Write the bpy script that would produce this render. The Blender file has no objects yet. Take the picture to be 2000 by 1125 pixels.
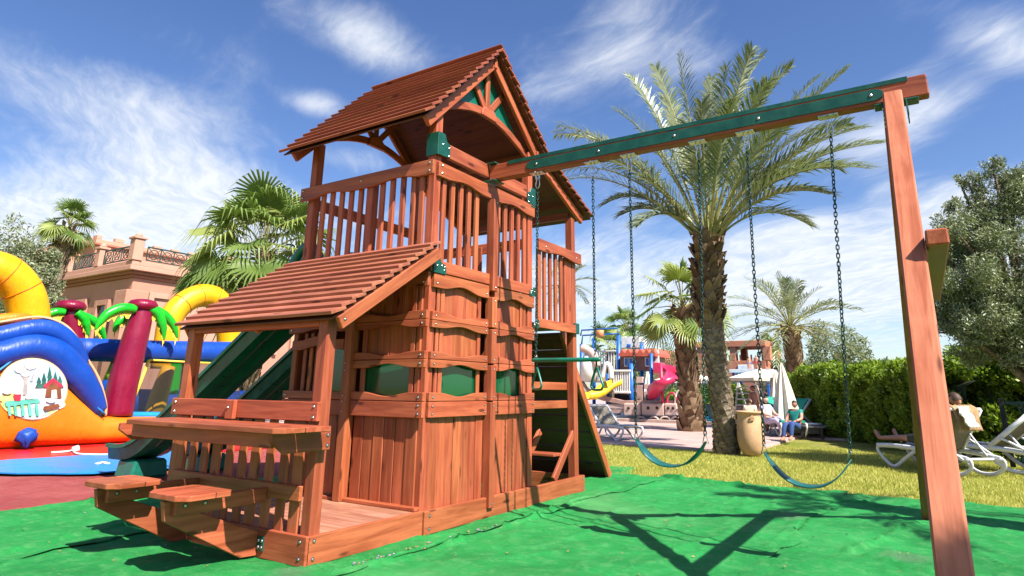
import bpy, bmesh, math, random
from mathutils import Vector, Matrix, noise as mnoise
sc = bpy.context.scene
col = sc.collection
R = math.radians
rnd = random.Random(7)

# ---------------------------------------------------------------- camera
FPX, YAW, PIT, ROL, PCY = 1237.74, 0.57258698, 0.27899272, 0.01097803, 405.99
CAM = Vector((-3.072, -3.501, 1.1))
_cy, _sy, _cp, _sp, _cr, _sr = math.cos(YAW), math.sin(YAW), math.cos(PIT), math.sin(PIT), math.cos(ROL), math.sin(ROL)
FWD = Vector((_cy*_cp, _sy*_cp, _sp))
_r = Vector((_sy, -_cy, 0)); _u = _r.cross(FWD)
RGT = _cr*_r + _sr*_u
UPV = -_sr*_r + _cr*_u
cd = bpy.data.cameras.new('camera'); cam = bpy.data.objects.new('camera', cd); col.objects.link(cam)
cd.sensor_width = 36; cd.sensor_fit = 'HORIZONTAL'; cd.lens = FPX/2000*36
cd.shift_y = -(562.5-PCY)/2000; cd.clip_start = 0.05; cd.clip_end = 3000
cam.matrix_world = Matrix(((RGT.x, UPV.x, -FWD.x, CAM.x), (RGT.y, UPV.y, -FWD.y, CAM.y), (RGT.z, UPV.z, -FWD.z, CAM.z), (0, 0, 0, 1)))
sc.camera = cam
# survey helpers: where a sight line from the photographer meets a real plane of the site
def sight(x, y): return RGT*((x-1000)/FPX) - UPV*((y-PCY)/FPX) + FWD
def on(x, y, ax, v):
    d = sight(x, y); i = 'XYZ'.index(ax); return CAM + d*((v-CAM[i])/d[i])
def gp(x, y, z=0.0): return on(x, y, 'Z', z)
def zat(py, b):   # height above a ground point at which the photo row py is met
    lo, hi = -5.0, 60.0
    for _ in range(40):
        m = (lo+hi)/2; c = Vector((b[0], b[1], m))-CAM; yy = PCY-FPX*c.dot(UPV)/c.dot(FWD)
        if yy > py: lo = m
        else: hi = m
    return lo
def far(x, y, dist):  # a point on a sight line at a horizontal distance
    d = sight(x, y); return CAM + d*(dist/math.hypot(d.x, d.y))

# ---------------------------------------------------------------- light
SUN = Vector((-0.27, -0.83, 1.0)).normalized()
sd = bpy.data.lights.new('sun', 'SUN'); so = bpy.data.objects.new('sun', sd); col.objects.link(so)
sd.energy = 5.0; sd.angle = R(0.53); sd.color = (1.0, 0.955, 0.88)
so.rotation_euler = SUN.to_track_quat('Z', 'Y').to_euler(); so.location = (-6, -12, 20)
sc.view_settings.view_transform = 'Standard'; sc.view_settings.look = 'None'
sc.view_settings.gamma = 1.0; sc.view_settings.use_curve_mapping = False
sc.view_settings.exposure = 1.04

w = bpy.data.worlds.new('World'); sc.world = w; w.use_nodes = True
class NT:
    def __init__(s, t): s.t = t; s.n = t.nodes; s.l = t.links
    def add(s, ty, **k):
        n = s.n.new(ty)
        for a, b in k.items(): setattr(n, a, b)
        return n
    def put(s, sock, v):
        if v is None: return
        if isinstance(v, bpy.types.NodeSocket): s.l.new(v, sock)
        else:
            try: sock.default_value = v
            except Exception: sock.default_value = tuple(v)+(1.0,)
    def math(s, op, a, b=None, c=None, clamp=False):
        n = s.add('ShaderNodeMath', operation=op, use_clamp=clamp); s.put(n.inputs[0], a)
        if b is not None: s.put(n.inputs[1], b)
        if c is not None: s.put(n.inputs[2], c)
        return n.outputs[0]
    def vmath(s, op, a, b=None, scale=None):
        n = s.add('ShaderNodeVectorMath', operation=op); s.put(n.inputs[0], a)
        if b is not None: s.put(n.inputs[1], b)
        if scale is not None: s.put(n.inputs['Scale'], scale)
        return n.outputs['Value'] if op in ('DOT_PRODUCT', 'LENGTH', 'DISTANCE') else n.outputs[0]
    def noise(s, vec, scale, detail=3, rough=0.55, dist=0.0):
        n = s.add('ShaderNodeTexNoise'); s.put(n.inputs['Vector'], vec); n.inputs['Scale'].default_value = scale
        n.inputs['Detail'].default_value = detail; n.inputs['Roughness'].default_value = rough; n.inputs['Distortion'].default_value = dist
        return n.outputs['Fac']
    def ramp(s, fac, a, b, lo=0.0, hi=1.0, smooth=True):
        n = s.add('ShaderNodeMapRange'); n.interpolation_type = 'SMOOTHSTEP' if smooth else 'LINEAR'
        s.put(n.inputs['Value'], fac); n.inputs['From Min'].default_value = a; n.inputs['From Max'].default_value = b
        n.inputs['To Min'].default_value = lo; n.inputs['To Max'].default_value = hi; return n.outputs[0]
    def mix(s, f, a, b, mode='MIX'):
        n = s.add('ShaderNodeMix', data_type='RGBA', blend_type=mode); s.put(n.inputs[0], f); s.put(n.inputs[6], a); s.put(n.inputs[7], b); return n.outputs[2]
    def scale(s, v, xyz):
        n = s.add('ShaderNodeVectorMath', operation='MULTIPLY'); s.put(n.inputs[0], v); n.inputs[1].default_value = xyz; return n.outputs[0]

t = NT(w.node_tree); t.n.clear()
out = t.add('ShaderNodeOutputWorld'); bg = t.add('ShaderNodeBackground'); bg.inputs['Strength'].default_value = 0.088
sky = t.add('ShaderNodeTexSky', sky_type='NISHITA'); sky.sun_disc = False
sky.sun_elevation = math.asin(SUN.z); sky.sun_rotation = math.atan2(SUN.x, SUN.y)
sky.altitude = 400; sky.air_density = 1.0; sky.dust_density = 0.9; sky.ozone_density = 2.2
hs = t.add('ShaderNodeHueSaturation'); hs.inputs['Saturation'].default_value = 1.18; hs.inputs['Value'].default_value = 1.0
hs.inputs['Hue'].default_value = 0.511
t.l.new(sky.outputs[0], hs.inputs['Color'])
tc = t.add('ShaderNodeTexCoord'); dirv = t.vmath('NORMALIZE', tc.outputs['Generated'])
sx = t.add('ShaderNodeSeparateXYZ'); t.l.new(dirv, sx.inputs[0])
inv = t.math('DIVIDE', 1.0, t.math('MAXIMUM', t.math('ADD', sx.outputs[2], 0.10), 0.06))
pl = t.vmath('SCALE', dirv, scale=inv)
# thin high cloud: streaky noise in the plane of the cloud layer, all round the sky
rot = t.add('ShaderNodeVectorRotate', rotation_type='Z_AXIS'); t.l.new(pl, rot.inputs['Vector']); rot.inputs['Angle'].default_value = R(-52)
warp = t.add('ShaderNodeTexNoise'); t.l.new(rot.outputs[0], warp.inputs['Vector']); warp.inputs['Scale'].default_value = 1.1; warp.inputs['Detail'].default_value = 3
wv = t.vmath('ADD', rot.outputs[0], t.vmath('SCALE', t.vmath('SUBTRACT', warp.outputs['Color'], (0.5, 0.5, 0.5)), scale=0.7))
streak = t.noise(t.scale(wv, (0.8, 1.7, 1.0)), 1.4, 6, 0.50)
fine = t.noise(t.scale(wv, (1.6, 4.0, 1.0)), 4.0, 6, 0.65)
big = t.noise(rot.outputs[0], 0.55, 3, 0.5)
field = t.math('ADD', t.math('MULTIPLY', streak, 0.44), t.math('ADD', t.math('MULTIPLY', fine, 0.16), t.math('MULTIPLY', big, 0.14)))
# cloud banks of the day (where the layer is thicker)
lobes = [(230, 440, 0.26, 0.075, -6, 0.22), (290, 315, 0.12, 0.045, 12, 0.20), (430, 330, 0.10, 0.03, 14, 0.10), (-350, 450, 0.35, 0.10, 0, 0.14), (70, 155, 0.17, 0.030, 13, 0.13), (330, 205, 0.13, 0.022, 10, 0.15),
         (735, 80, 0.065, 0.024, 12, 0.27), (600, 20, 0.09, 0.016, 22, 0.17), (625, 205, 0.048, 0.013, 4, 0.22), (1215, 95, 0.05, 0.016, -62, 0.13), (1290, 20, 0.06, 0.014, -50, 0.10), (1120, 150, 0.10, 0.012, -18, 0.12),
         (1800, 230, 0.08, 0.022, -20, 0.22), (1700, 180, 0.10, 0.012, -15, 0.08), (2010, 90, 0.03, 0.03, -50, 0.22), (1540, 455, 0.08, 0.022, -4, 0.22), (1300, 540, 0.30, 0.065, 0, 0.17), (1650, 560, 0.24, 0.06, 0, 0.15), (1850, 395, 0.05, 0.02, -10, 0.16), (1730, 370, 0.03, 0.02, -40, 0.10),
         (680, 310, 0.06, 0.016, 5, 0.14), (2300, 500, 0.3, 0.08, 0, 0.16), (1000, 640, 1.0, 0.09, 0, 0.15), (700, 500, 0.4, 0.06, 0, 0.08), (1850, 470, 0.2, 0.06, -8, 0.10), (1400, 330, 0.25, 0.03, -10, 0.06), (430, 120, 0.2, 0.02, 12, 0.05)]
for (px, py, rx, ry, an, am) in lobes:
    c = sight(px, py).normalized(); r_ = c.cross(Vector((0, 0, 1))).normalized(); u_ = r_.cross(c)
    a = R(-an); r2 = r_*math.cos(a)+u_*math.sin(a); u2 = -r_*math.sin(a)+u_*math.cos(a)
    mp = t.add('ShaderNodeMapping', vector_type='TEXTURE'); t.l.new(dirv, mp.inputs['Vector'])
    mp.inputs['Location'].default_value = c; mp.inputs['Scale'].default_value = (rx, ry, 0.5)
    mp.inputs['Rotation'].default_value = Matrix((r2, u2, c)).transposed().to_euler()
    g = t.ramp(t.vmath('LENGTH', mp.outputs[0]), 0.0, 1.75, am, 0.0)
    field = t.math('ADD', field, g)
cm = t.ramp(field, 0.385, 0.76)
cloudc = t.mix(t.ramp(fine, 0.3, 0.7), (4.4, 4.9, 5.6, 1), (5.9, 6.05, 6.3, 1))
t.l.new(t.mix(t.math('MULTIPLY', cm, 0.90), hs.outputs[0], cloudc), bg.inputs['Color']); t.l.new(bg.outputs[0], out.inputs[0])

w.cycles.sampling_method = 'MANUAL'; w.cycles.sample_map_resolution = 256
cy = sc.cycles; cy.max_bounces = 6; cy.diffuse_bounces = 1; cy.glossy_bounces = 3; cy.transmission_bounces = 4; cy.transparent_max_bounces = 10; cy.caustics_reflective = False; cy.caustics_refractive = False
# ---------------------------------------------------------------- materials
MAT = {}
def newmat(name):
    m = bpy.data.materials.new(name); m.use_nodes = True; MAT[name] = m; k = NT(m.node_tree); k.b = m.node_tree.nodes['Principled BSDF']; return m, k
def bump(k, h, strength=0.3, dist=0.01):
    b = k.add('ShaderNodeBump'); b.inputs['Strength'].default_value = strength; b.inputs['Distance'].default_value = dist
    k.put(b.inputs['Height'], h); k.l.new(b.outputs[0], k.b.inputs['Normal'])
def plain(name, c, rough=0.5, metal=0.0, var=0.12, nscale=6.0, bmp=0.0, bscale=60.0, spec=0.5, coat=0.0, dirt=None, rand=0.0, trans=0.0, sss=0.0):
    m, k = newmat(name); tcn = k.add('ShaderNodeTexCoord'); v = tcn.outputs['Object']
    n = k.noise(v, nscale, 4, 0.6)
    lo = tuple(x*(1-var) for x in c)+(1,); hi = tuple(min(1, x*(1+var)) for x in c)+(1,)
    base = k.mix(k.ramp(n, 0.3, 0.7), lo, hi)
    if dirt: base = k.mix(k.math('MULTIPLY', k.ramp(k.noise(v, nscale*0.37, 5, 0.7), 0.52, 0.75), dirt[1]), base, tuple(dirt[0])+(1,))
    if rand:
        oi = k.add('ShaderNodeObjectInfo'); h = k.add('ShaderNodeHueSaturation'); k.l.new(base, h.inputs['Color'])
        k.put(h.inputs['Value'], k.ramp(oi.outputs['Random'], 0, 1, 1-rand, 1+rand, False)); base = h.outputs[0]
    k.put(k.b.inputs['Base Color'], base)
    k.put(k.b.inputs['Roughness'], k.ramp(n, 0.25, 0.75, max(0.02, rough-0.08), min(1, rough+0.08)))
    k.b.inputs['Metallic'].default_value = metal; k.b.inputs['Specular IOR Level'].default_value = spec
    k.b.inputs['Coat Weight'].default_value = coat
    if bmp: bump(k, k.noise(v, bscale, 4, 0.6), bmp, 0.004)
    if trans: k.b.inputs['Transmission Weight'].default_value = trans
    return m
def wood(name, dark, light, rough=0.50, gx=1.0, rand=0.16, weather=0.35):
    m, k = newmat(name); tcn = k.add('ShaderNodeTexCoord'); oi = k.add('ShaderNodeObjectInfo')
    off = k.vmath('ADD', tcn.outputs['Object'], k.vmath('SCALE', oi.outputs['Location'], scale=3.7))
    g1 = k.noise(k.scale(off, (0.9*gx, 11, 11)), 1.6, 4, 0.6, 0.6)
    g2 = k.noise(k.scale(off, (3.0*gx, 70, 70)), 1.6, 3, 0.6)
    big_ = k.noise(off, 2.3, 3, 0.6)
    base = k.mix(k.ramp(g1, 0.3, 0.7), tuple(dark)+(1,), tuple(light)+(1,))
    base = k.mix(k.ramp(g2, 0.45, 0.75, 0, 0.24), base, tuple(x*0.55 for x in dark)+(1,))
    base = k.mix(k.ramp(big_, 0.5, 0.78, 0, weather), base, (min(1, light[0]*1.2), light[1]*1.22, light[2]*1.28, 1))
    base = k.mix(k.ramp(k.noise(k.scale(off, (1, 2.5, 2.5)), 1.3, 6, 0.7), 0.50, 0.74, 0, 0.30), base, (dark[0]*0.55, dark[1]*0.5, dark[2]*0.5, 1))
    vo = k.add('ShaderNodeTexVoronoi', feature='F1'); k.put(vo.inputs['Vector'], k.scale(off, (2.2, 8, 8))); vo.inputs['Scale'].default_value = 1.0
    base = k.mix(k.ramp(vo.outputs['Distance'], 0.07, 0.17, 0.85, 0), base, tuple(x*0.22 for x in dark)+(1,))
    h = k.add('ShaderNodeHueSaturation'); k.l.new(base, h.inputs['Color']); k.put(h.inputs['Value'], k.ramp(oi.outputs['Random'], 0, 1, 1-rand, 1+rand, False))
    k.put(h.inputs['Hue'], k.ramp(k.math('FRACT', k.math('MULTIPLY', oi.outputs['Random'], 7.3)), 0, 1, 0.493, 0.502, False))
    k.put(k.b.inputs['Base Color'], h.outputs[0]); k.put(k.b.inputs['Roughness'], k.ramp(g1, 0.2, 0.8, rough-0.1, rough+0.12)); k.b.inputs['Specular IOR Level'].default_value = 0.35
    bump(k, k.math('ADD', k.math('MULTIPLY', g2, 0.7), k.math('MULTIPLY', g1, 0.6)), 0.28, 0.004)
    return m
wood('cedar', (0.275, 0.062, 0.023), (0.465, 0.130, 0.051), rand=0.17, weather=0.30)
wood('shaded_ply', (0.085, 0.028, 0.015), (0.14, 0.048, 0.025), rand=0.1, weather=0.1)  # wood darkened to paint in the shade under the ramp and roof deck
wood('cedar_pale', (0.33, 0.088, 0.038), (0.50, 0.170, 0.085), rand=0.05, weather=0.45)
wood('cedar_shingle', (0.275, 0.085, 0.043), (0.42, 0.150, 0.082), rand=0.09, weather=0.6)
wood('cedar_roof_dark', (0.20, 0.050, 0.022), (0.31, 0.083, 0.038), rand=0.1, weather=0.25)
wood('cedar_floor', (0.33, 0.13, 0.075), (0.50, 0.24, 0.15), rand=0.1, weather=0.7)
plain('green_plastic', (0.006, 0.130, 0.085), 0.33, var=0.2, spec=0.5, dirt=((0.03, 0.14, 0.10), 0.3))
plain('green_steel', (0.006, 0.070, 0.048), 0.38, var=0.2, nscale=9, dirt=((0.05, 0.12, 0.10), 0.3))
plain('green_chain', (0.004, 0.030, 0.024), 0.35, var=0.3, nscale=30, rand=0.25)
plain('belt_rubber', (0.006, 0.105, 0.095), 0.42, var=0.25, nscale=14, dirt=((0.02, 0.05, 0.05), 0.5))
plain('zinc', (0.62, 0.62, 0.60), 0.32, 1.0, var=0.2, nscale=30)
plain('bolt_dark', (0.02, 0.012, 0.008), 0.6)
plain('dark_metal', (0.012, 0.016, 0.016), 0.4, var=0.3)
# ---------------------------------------------------------------- builders
WM = {}
MC = {}
def V(*a): return Vector(a)
def tag(o, label=None, cat=None, group=None, kind=None):
    if label: o['label'] = label
    if cat: o['category'] = cat
    if group: o['group'] = group
    if kind: o['kind'] = kind
    return o
def link(name, mesh, M=None, parent=None):
    o = bpy.data.objects.new(name, mesh); col.objects.link(o); M = M or Matrix.Identity(4)
    o.matrix_basis = M; WM[o] = M
    if parent is not None: o.parent = parent; o.matrix_parent_inverse = WM[parent].inverted()
    return o
def empty(name, loc, label, cat, group=None):
    o = link(name, None, Matrix.Translation(Vector(loc))); o.empty_display_size = 0.2; return tag(o, label, cat, group)
def setmat(me, m):
    for x in (m if isinstance(m, (list, tuple)) else [m]): me.materials.append(MAT[x])
def frommesh(name, vs, fs, m, M=None, parent=None, smooth=False, mi=None):
    me = bpy.data.meshes.new(name); me.from_pydata([tuple(v) for v in vs], [], fs); setmat(me, m)
    if smooth: me.polygons.foreach_set('use_smooth', [True]*len(fs))
    if mi: me.polygons.foreach_set('material_index', mi)
    me.update(); return link(name, me, M, parent)
def boxmesh(lx, ly, lz, m, c=0.005):
    key = (round(lx, 4), round(ly, 4), round(lz, 4), m if isinstance(m, str) else tuple(m), c)
    if key in MC: return MC[key]
    bm = bmesh.new(); bmesh.ops.create_cube(bm, size=1.0); bmesh.ops.scale(bm, vec=(lx, ly, lz), verts=bm.verts)
    c = min(c, 0.3*min(lx, ly, lz))
    if c > 0: bmesh.ops.bevel(bm, geom=bm.edges[:], offset=c, segments=1, affect='EDGES')
    me = bpy.data.meshes.new('board'); bm.to_mesh(me); bm.free(); setmat(me, m); MC[key] = me; return me
def frame(o, x, z):
    x = Vector(x).normalized(); z = Vector(z); z = (z - x*z.dot(x)).normalized(); y = z.cross(x)
    return Matrix(((x.x, y.x, z.x, o[0]), (x.y, y.y, z.y, o[1]), (x.z, y.z, z.z, o[2]), (0, 0, 0, 1)))
def bx(name, xr, yr, zr, m='cedar', parent=None, c=0.005):
    d = [xr[1]-xr[0], yr[1]-yr[0], zr[1]-zr[0]]; ce = V((xr[0]+xr[1])/2, (yr[0]+yr[1])/2, (zr[0]+zr[1])/2)
    i = max(range(3), key=lambda k: d[k]); ax = [V(1, 0, 0), V(0, 1, 0), V(0, 0, 1)]
    j = (i+1) % 3; k = (i+2) % 3
    return link(name, boxmesh(d[i], d[j], d[k], m, c), frame(ce, ax[i], ax[k]), parent)
def board(name, p0, p1, wid, th, wdir, m='cedar', parent=None, c=0.005):
    """a timber from p0 to p1 (centre line), wid measured along wdir, th across"""
    p0 = Vector(p0); p1 = Vector(p1); return link(name, boxmesh((p1-p0).length, th, wid, m, c), frame((p0+p1)/2, p1-p0, wdir), parent)
def prof(name, pts, th, o, x, z, m='cedar', parent=None, c=0.004, cache=None):
    """outline pts (u, v) in the plane x, z from point o, thickness th centred on the plane"""
    key = ('prof', cache)
    if cache and key in MC: me = MC[key]
    else:
        bm = bmesh.new(); n = len(pts)
        a = [bm.verts.new((p[0], -th/2, p[1])) for p in pts]; b = [bm.verts.new((p[0], th/2, p[1])) for p in pts]
        bm.faces.new(a); bm.faces.new(b[::-1])
        for i in range(n): bm.faces.new((a[i], b[i], b[(i+1) % n], a[(i+1) % n]))
        bmesh.ops.recalc_face_normals(bm, faces=bm.faces)
        if c: bmesh.ops.bevel(bm, geom=[e for e in bm.edges if e.calc_face_angle(0) > 0.7], offset=c, segments=1, affect='EDGES')
        me = bpy.data.meshes.new(name); bm.to_mesh(me); bm.free(); setmat(me, m)
        if cache: MC[key] = me
    return link(name, me, frame(o, x, z), parent)
def arch(u):  # flat shoulders, a smooth hump between
    return 0.0 if u < 0.14 or u > 0.86 else 0.5-0.5*math.cos((u-0.14)/0.72*2*math.pi)
def wavy(name, L, h, th, o, x, top=0.0, bot=0.0, m='cedar', parent=None, n=18):
    us = [i/n for i in range(n+1)]
    p = [(u*L, bot*arch(u)) for u in us] + [(u*L, h+top*arch(u)) for u in us[::-1]]
    if not bot: p = [(0, 0), (L, 0)] + p[n+1:]
    if not top: p = p[:len(p)-n-1] + [(L, h), (0, h)]
    return prof(name, p, th, o, x, (0, 0, 1), m, parent)
def crom(pts, n=6, closed=False):
    P = [Vector(p) for p in pts]; out_ = []; m_ = len(P); rng = range(m_ if closed else m_-1)
    for i in rng:
        g = lambda k: P[k % m_] if closed else P[max(0, min(m_-1, k))]
        a, b, c_, d = g(i-1), g(i), g(i+1), g(i+2)
        for j in range(n):
            s = j/n; out_.append(0.5*((2*b)+(c_-a)*s+(2*a-5*b+4*c_-d)*s*s+(3*b-a-3*c_+d)*s**3))
    if not closed: out_.append(P[-1])
    return out_
def tubegeo(path, rad, sides=8, closed=False, flat=None, caps=True, up=(0, 0, 1)):
    vs = []; fs = []; n = len(path); path = [Vector(p) for p in path]
    nrm = None
    for i, p in enumerate(path):
        if closed: tn = path[(i+1) % n]-path[i-1]
        else: tn = path[min(n-1, i+1)]-path[max(0, i-1)]
        tn = tn.normalized() if tn.length > 1e-9 else Vector(up)
        if nrm is None:
            nrm = Vector(up)
            if abs(nrm.dot(tn)) > 0.95: nrm = Vector((1, 0, 0)) if abs(tn.x) < 0.9 else Vector((0, 1, 0))
        nrm = (nrm - tn*nrm.dot(tn)).normalized(); bi = tn.cross(nrm)
        r = rad[i] if isinstance(rad, (list, tuple)) else rad
        fl = flat or (1, 1)
        for k in range(sides):
            a = 2*math.pi*k/sides; vs.append(p + nrm*(math.cos(a)*r*fl[0]) + bi*(math.sin(a)*r*fl[1]))
    m_ = n if closed else n-1
    for i in range(m_):
        for k in range(sides):
            a = i*sides+k; b = i*sides+(k+1) % sides; j = (i+1) % n
            fs.append((a, b, j*sides+(k+1) % sides, j*sides+k))
    if caps and not closed: fs.append(tuple(range(sides))[::-1]); fs.append(tuple(range((n-1)*sides, n*sides)))
    return vs, fs
def tube(name, pts, rad, m, parent=None, sides=8, closed=False, smooth=True, sub=0, flat=None, up=(0, 0, 1), M=None):
    path = crom(pts, sub, closed) if sub else pts
    if sub and isinstance(rad, (list, tuple)):
        rr = [];  k = len(pts)
        for i in range(len(path)):
            s = min(i/sub, k-1-1e-6) if not closed else i/sub
            a = int(s); f_ = s-a; rr.append(rad[a % k]*(1-f_)+rad[(a+1) % k if closed else min(k-1, a+1)]*f_)
        rad = rr
    vs, fs = tubegeo(path, rad, sides, closed, flat, True, up)
    return frommesh(name, vs, fs, m, M, parent, smooth)
def lathe(name, pr_, m, loc=(0, 0, 0), parent=None, n=20, smooth=True, sq=(1, 1), M=None):
    vs = []; fs = []
    for (r, z) in pr_:
        for k in range(n): a = 2*math.pi*k/n; vs.append((r*math.cos(a)*sq[0], r*math.sin(a)*sq[1], z))
    for i in range(len(pr_)-1):
        for k in range(n): fs.append((i*n+k, i*n+(k+1) % n, (i+1)*n+(k+1) % n, (i+1)*n+k))
    fs.append(tuple(range(n))[::-1]); fs.append(tuple(range((len(pr_)-1)*n, len(pr_)*n)))
    return frommesh(name, vs, fs, m, M or Matrix.Translation(Vector(loc)), parent, smooth)
def kids(o): return [c for c in bpy.data.objects if c.parent is o]
def copytree(root, M, label=None, group=None, children=None):
    """copy a thing with its parts and sub-parts; M moves the copy in world space"""
    def rec(o, par):
        c = o.copy(); col.objects.link(c)
        if par is None: c.matrix_basis = M @ WM[o]; WM[c] = c.matrix_basis.copy()
        else: c.parent = par
        for ch in CH.get(o, []): rec(ch, c)
        return c
    CH = {}
    for o in bpy.data.objects:
        if o.parent: CH.setdefault(o.parent, []).append(o)
    r = rec(root, None)
    if label: r['label'] = label
    if group: r['group'] = group
    return r
# countersunk bolt seen from outside (+z of its own frame)
def boltmesh(r=0.012):
    key = ('bolt', r)
    if key in MC: return MC[key]
    vs = []; fs = []; mi = []; n = 8
    for (q, z) in ((r*1.55, 0.0006), (r*1.15, 0.0012), (r, 0.004), (r*0.55, 0.007)):
        for k in range(n): a = 2*math.pi*k/n; vs.append((q*math.cos(a), q*math.sin(a), z))
    for i in range(3):
        for k in range(n): fs.append((i*n+k, i*n+(k+1) % n, (i+1)*n+(k+1) % n, (i+1)*n+k)); mi.append(1 if i == 0 else 0)
    fs.append(tuple(range(3*n, 4*n))); mi.append(0)
    me = bpy.data.meshes.new('bolt'); me.from_pydata(vs, [], fs); setmat(me, ['zinc', 'bolt_dark']); me.polygons.foreach_set('material_index', mi); MC[key] = me; return me
def bolt(p, nrm, parent, r=0.012):
    r = round(r*0.8, 4)
    n = Vector(nrm); x = V(0, 0, 1) if abs(n.z) < 0.8 else V(1, 0, 0)
    return link('bolt', boltmesh(r), frame(p, x.cross(n), n), parent)
# ---------------------------------------------------------------- the wooden playset
PS = empty('wooden_playset', (1.1, 0.0, 0.0), 'tall red-brown cedar playset tower with shingled roofs, porch, green slides and swing beam', 'playset')
def B(name, xr, yr, zr, m='cedar', parent=None, c=0.005): return bx(name, xr, yr, zr, m, parent or PS, c)
X1, X2, X3 = 1.11, 2.74, 3.78       # post corners along the right side
YB = 1.64                            # back row of posts
PW = 0.09
for (x, z1) in ((X1, 3.60), (X2, 3.72), (X3, 3.18)):
    for y in (0.03, YB): B('post', (x, x+PW), (y, y+PW), (0.02, z1))
# base frame
b = B('base_board', (0.0, 1.125), (0.0, 0.03), (0.0, 0.178)); [bolt((x, 0, z), (0, -1, 0), b) for x in (0.05,) for z in (0.04, 0.145)]
b = B('base_board', (1.13, 3.93), (-0.014, 0.028), (0.0, 0.172)); [bolt((x, -0.014, z), (0, -1, 0), b) for x in (1.19, 3.88) for z in (0.04, 0.135)]
b = B('base_board', (-0.015, 0.015), (0.0, 1.765), (0.0, 0.18)); b2 = b; [bolt((-0.015, y, z), (-1, 0, 0), b2) for y in (0.06, 1.70) for z in (0.045, 0.145)]
B('base_board', (0.02, 3.93), (1.735, 1.765), (0.0, 0.178)); B('base_board', (3.90, 3.93), (0.03, 1.733), (0.0, 0.17))
# right face: two bays of rails on four tiers
BAY = ((1.13, 1.962), (2.052, 2.822))
def faceRight(x0, x1):
    L = x1-x0; o = lambda z: (x0, 0.012, z); X = (1, 0, 0)
    rails = [wavy('wall_rail', L, 0.125, 0.034, o(1.941), X, bot=0.045, parent=PS),
             wavy('wall_rail', L, 0.075, 0.034, o(1.664), X, top=-0.034, parent=PS), wavy('wall_rail', L, 0.062, 0.034, o(1.599), X, bot=0.032, parent=PS),
             wavy('wall_rail', L, 0.063, 0.034, o(1.338), X, top=-0.032, parent=PS), wavy('wall_rail', L, 0.068, 0.034, o(1.266), X, bot=0.034, parent=PS),
             wavy('wall_rail', L, 0.070, 0.034, o(0.998), X, top=-0.034, parent=PS), B('wall_rail', (x0, x1), (-0.005, 0.029), (0.868, 0.994))]
    for r, zs in zip(rails, ((1.98,), (1.70,), (1.63,), (1.37,), (1.30,), (1.03,), (0.90, 0.96))):
        for z in zs:
            for x in ((x0+0.045, x1-0.04) if x0 < 1.5 else (x1-0.035,)): bolt((x, -0.0055, z), (0, -1, 0), r, 0.0105)
    # tiers: recessed boards with stiles, green panes in the lowest
    for (za, zb, gl) in ((1.70, 1.99, 0), (1.36, 1.64, 0), (1.02, 1.31, 1)):
        a, c_ = x0+0.205, x1-0.13
        if x0 > 1.5: a, c_ = x0+0.06, x1-0.235
        if gl:
            B('window_pane', (a-0.02, c_+0.02), (0.060, 0.064), (za, zb), 'green_pane', c=0)
        else:
            n = 3; wd = (c_-a+0.06)/n
            for i in range(n): B('wall_plank', (a-0.03+i*wd+0.0015, a-0.03+(i+1)*wd-0.0015), (0.052, 0.068), (za, zb))
        st = [(a-0.055, a-0.005), (c_+0.005, c_+0.052)] + ([(a-0.112, a-0.070)] if x0 < 1.5 else [(c_+0.068, c_+0.112)])
        for s in st: B('stile', s, (0.030, 0.052), (za-0.02, zb+0.02))
    n = 7 if x0 < 1.5 else 6
    e0 = x0+0.07 if x0 < 1.5 else x0; e1 = x1 if x0 < 1.5 else x1-0.085
    wd = (e1-e0)/n
    for i in range(n):
        dy = 0.003*((i*37) % 3)
        B('wall_plank', (e0+i*wd+0.002, e0+(i+1)*wd-0.002), (0.036+dy, 0.054+dy), (0.12, 0.90))
m_, k = newmat('green_pane'); k.put(k.b.inputs['Base Color'], (0.004, 0.11, 0.040, 1)); k.b.inputs['Roughness'].default_value = 0.05; k.b.inputs['Transmission Weight'].default_value = 0.25; k.b.inputs['IOR'].default_value = 1.45; k.b.inputs['Specular IOR Level'].default_value = 0.8
for a, c_ in BAY: faceRight(a, c_)
for (za, zb) in ((0.085, 0.985), (0.997, 1.315), (1.330, 1.650), (1.664, 1.955), (2.015, 2.946)):
    p = B('mid_post', (1.968, 2.048), (-0.045, 0.045), (za, zb)); [bolt((2.012, -0.045, z), (0, -1, 0), p, 0.009) for z in (za+0.035, zb-0.035)]
# floor joist, brackets, deck
j = B('floor_joist', (1.225, 1.966), (-0.006, 0.03), (2.076, 2.182)); j2 = B('floor_joist', (2.05, 2.735), (-0.006, 0.03), (2.076, 2.182))
def bracket(pts, o, x, th=0.008):
    return prof('steel_bracket', pts, th, o, x, (0, 0, 1), 'green_steel', PS, c=0.002)
def gusset(x, z, s=1, big=1.0):
    w_, h_ = 0.17*big, 0.13*big
    pts = [(0, 0), (w_*0.98, 0), (w_*1.02, h_*0.25), (w_*0.95, h_*0.62), (w_*0.62, h_*0.75), (w_*0.5, h_), (0, h_)]
    if s < 0: pts = [(-p[0], p[1]) for p in pts][::-1]
    br = bracket(pts, (x, -0.012, z), (1, 0, 0))
    for u in ((0.25, 0.5), (0.62, 0.55), (0.82, 0.28), (0.85, 0.5)): bolt((x+s*w_*u[0], -0.0162, z+h_*u[1]), (0, -1, 0), br, 0.010)
    return br
gusset(1.105, 2.066); gusset(2.835, 2.066, -1, 0.75); gusset(2.905, 1.735, -1, 0.0 or 0.7)
B('steel_bracket', (1.099, 1.104), (-0.008, 0.16), (2.066, 2.19), 'green_steel')
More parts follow.
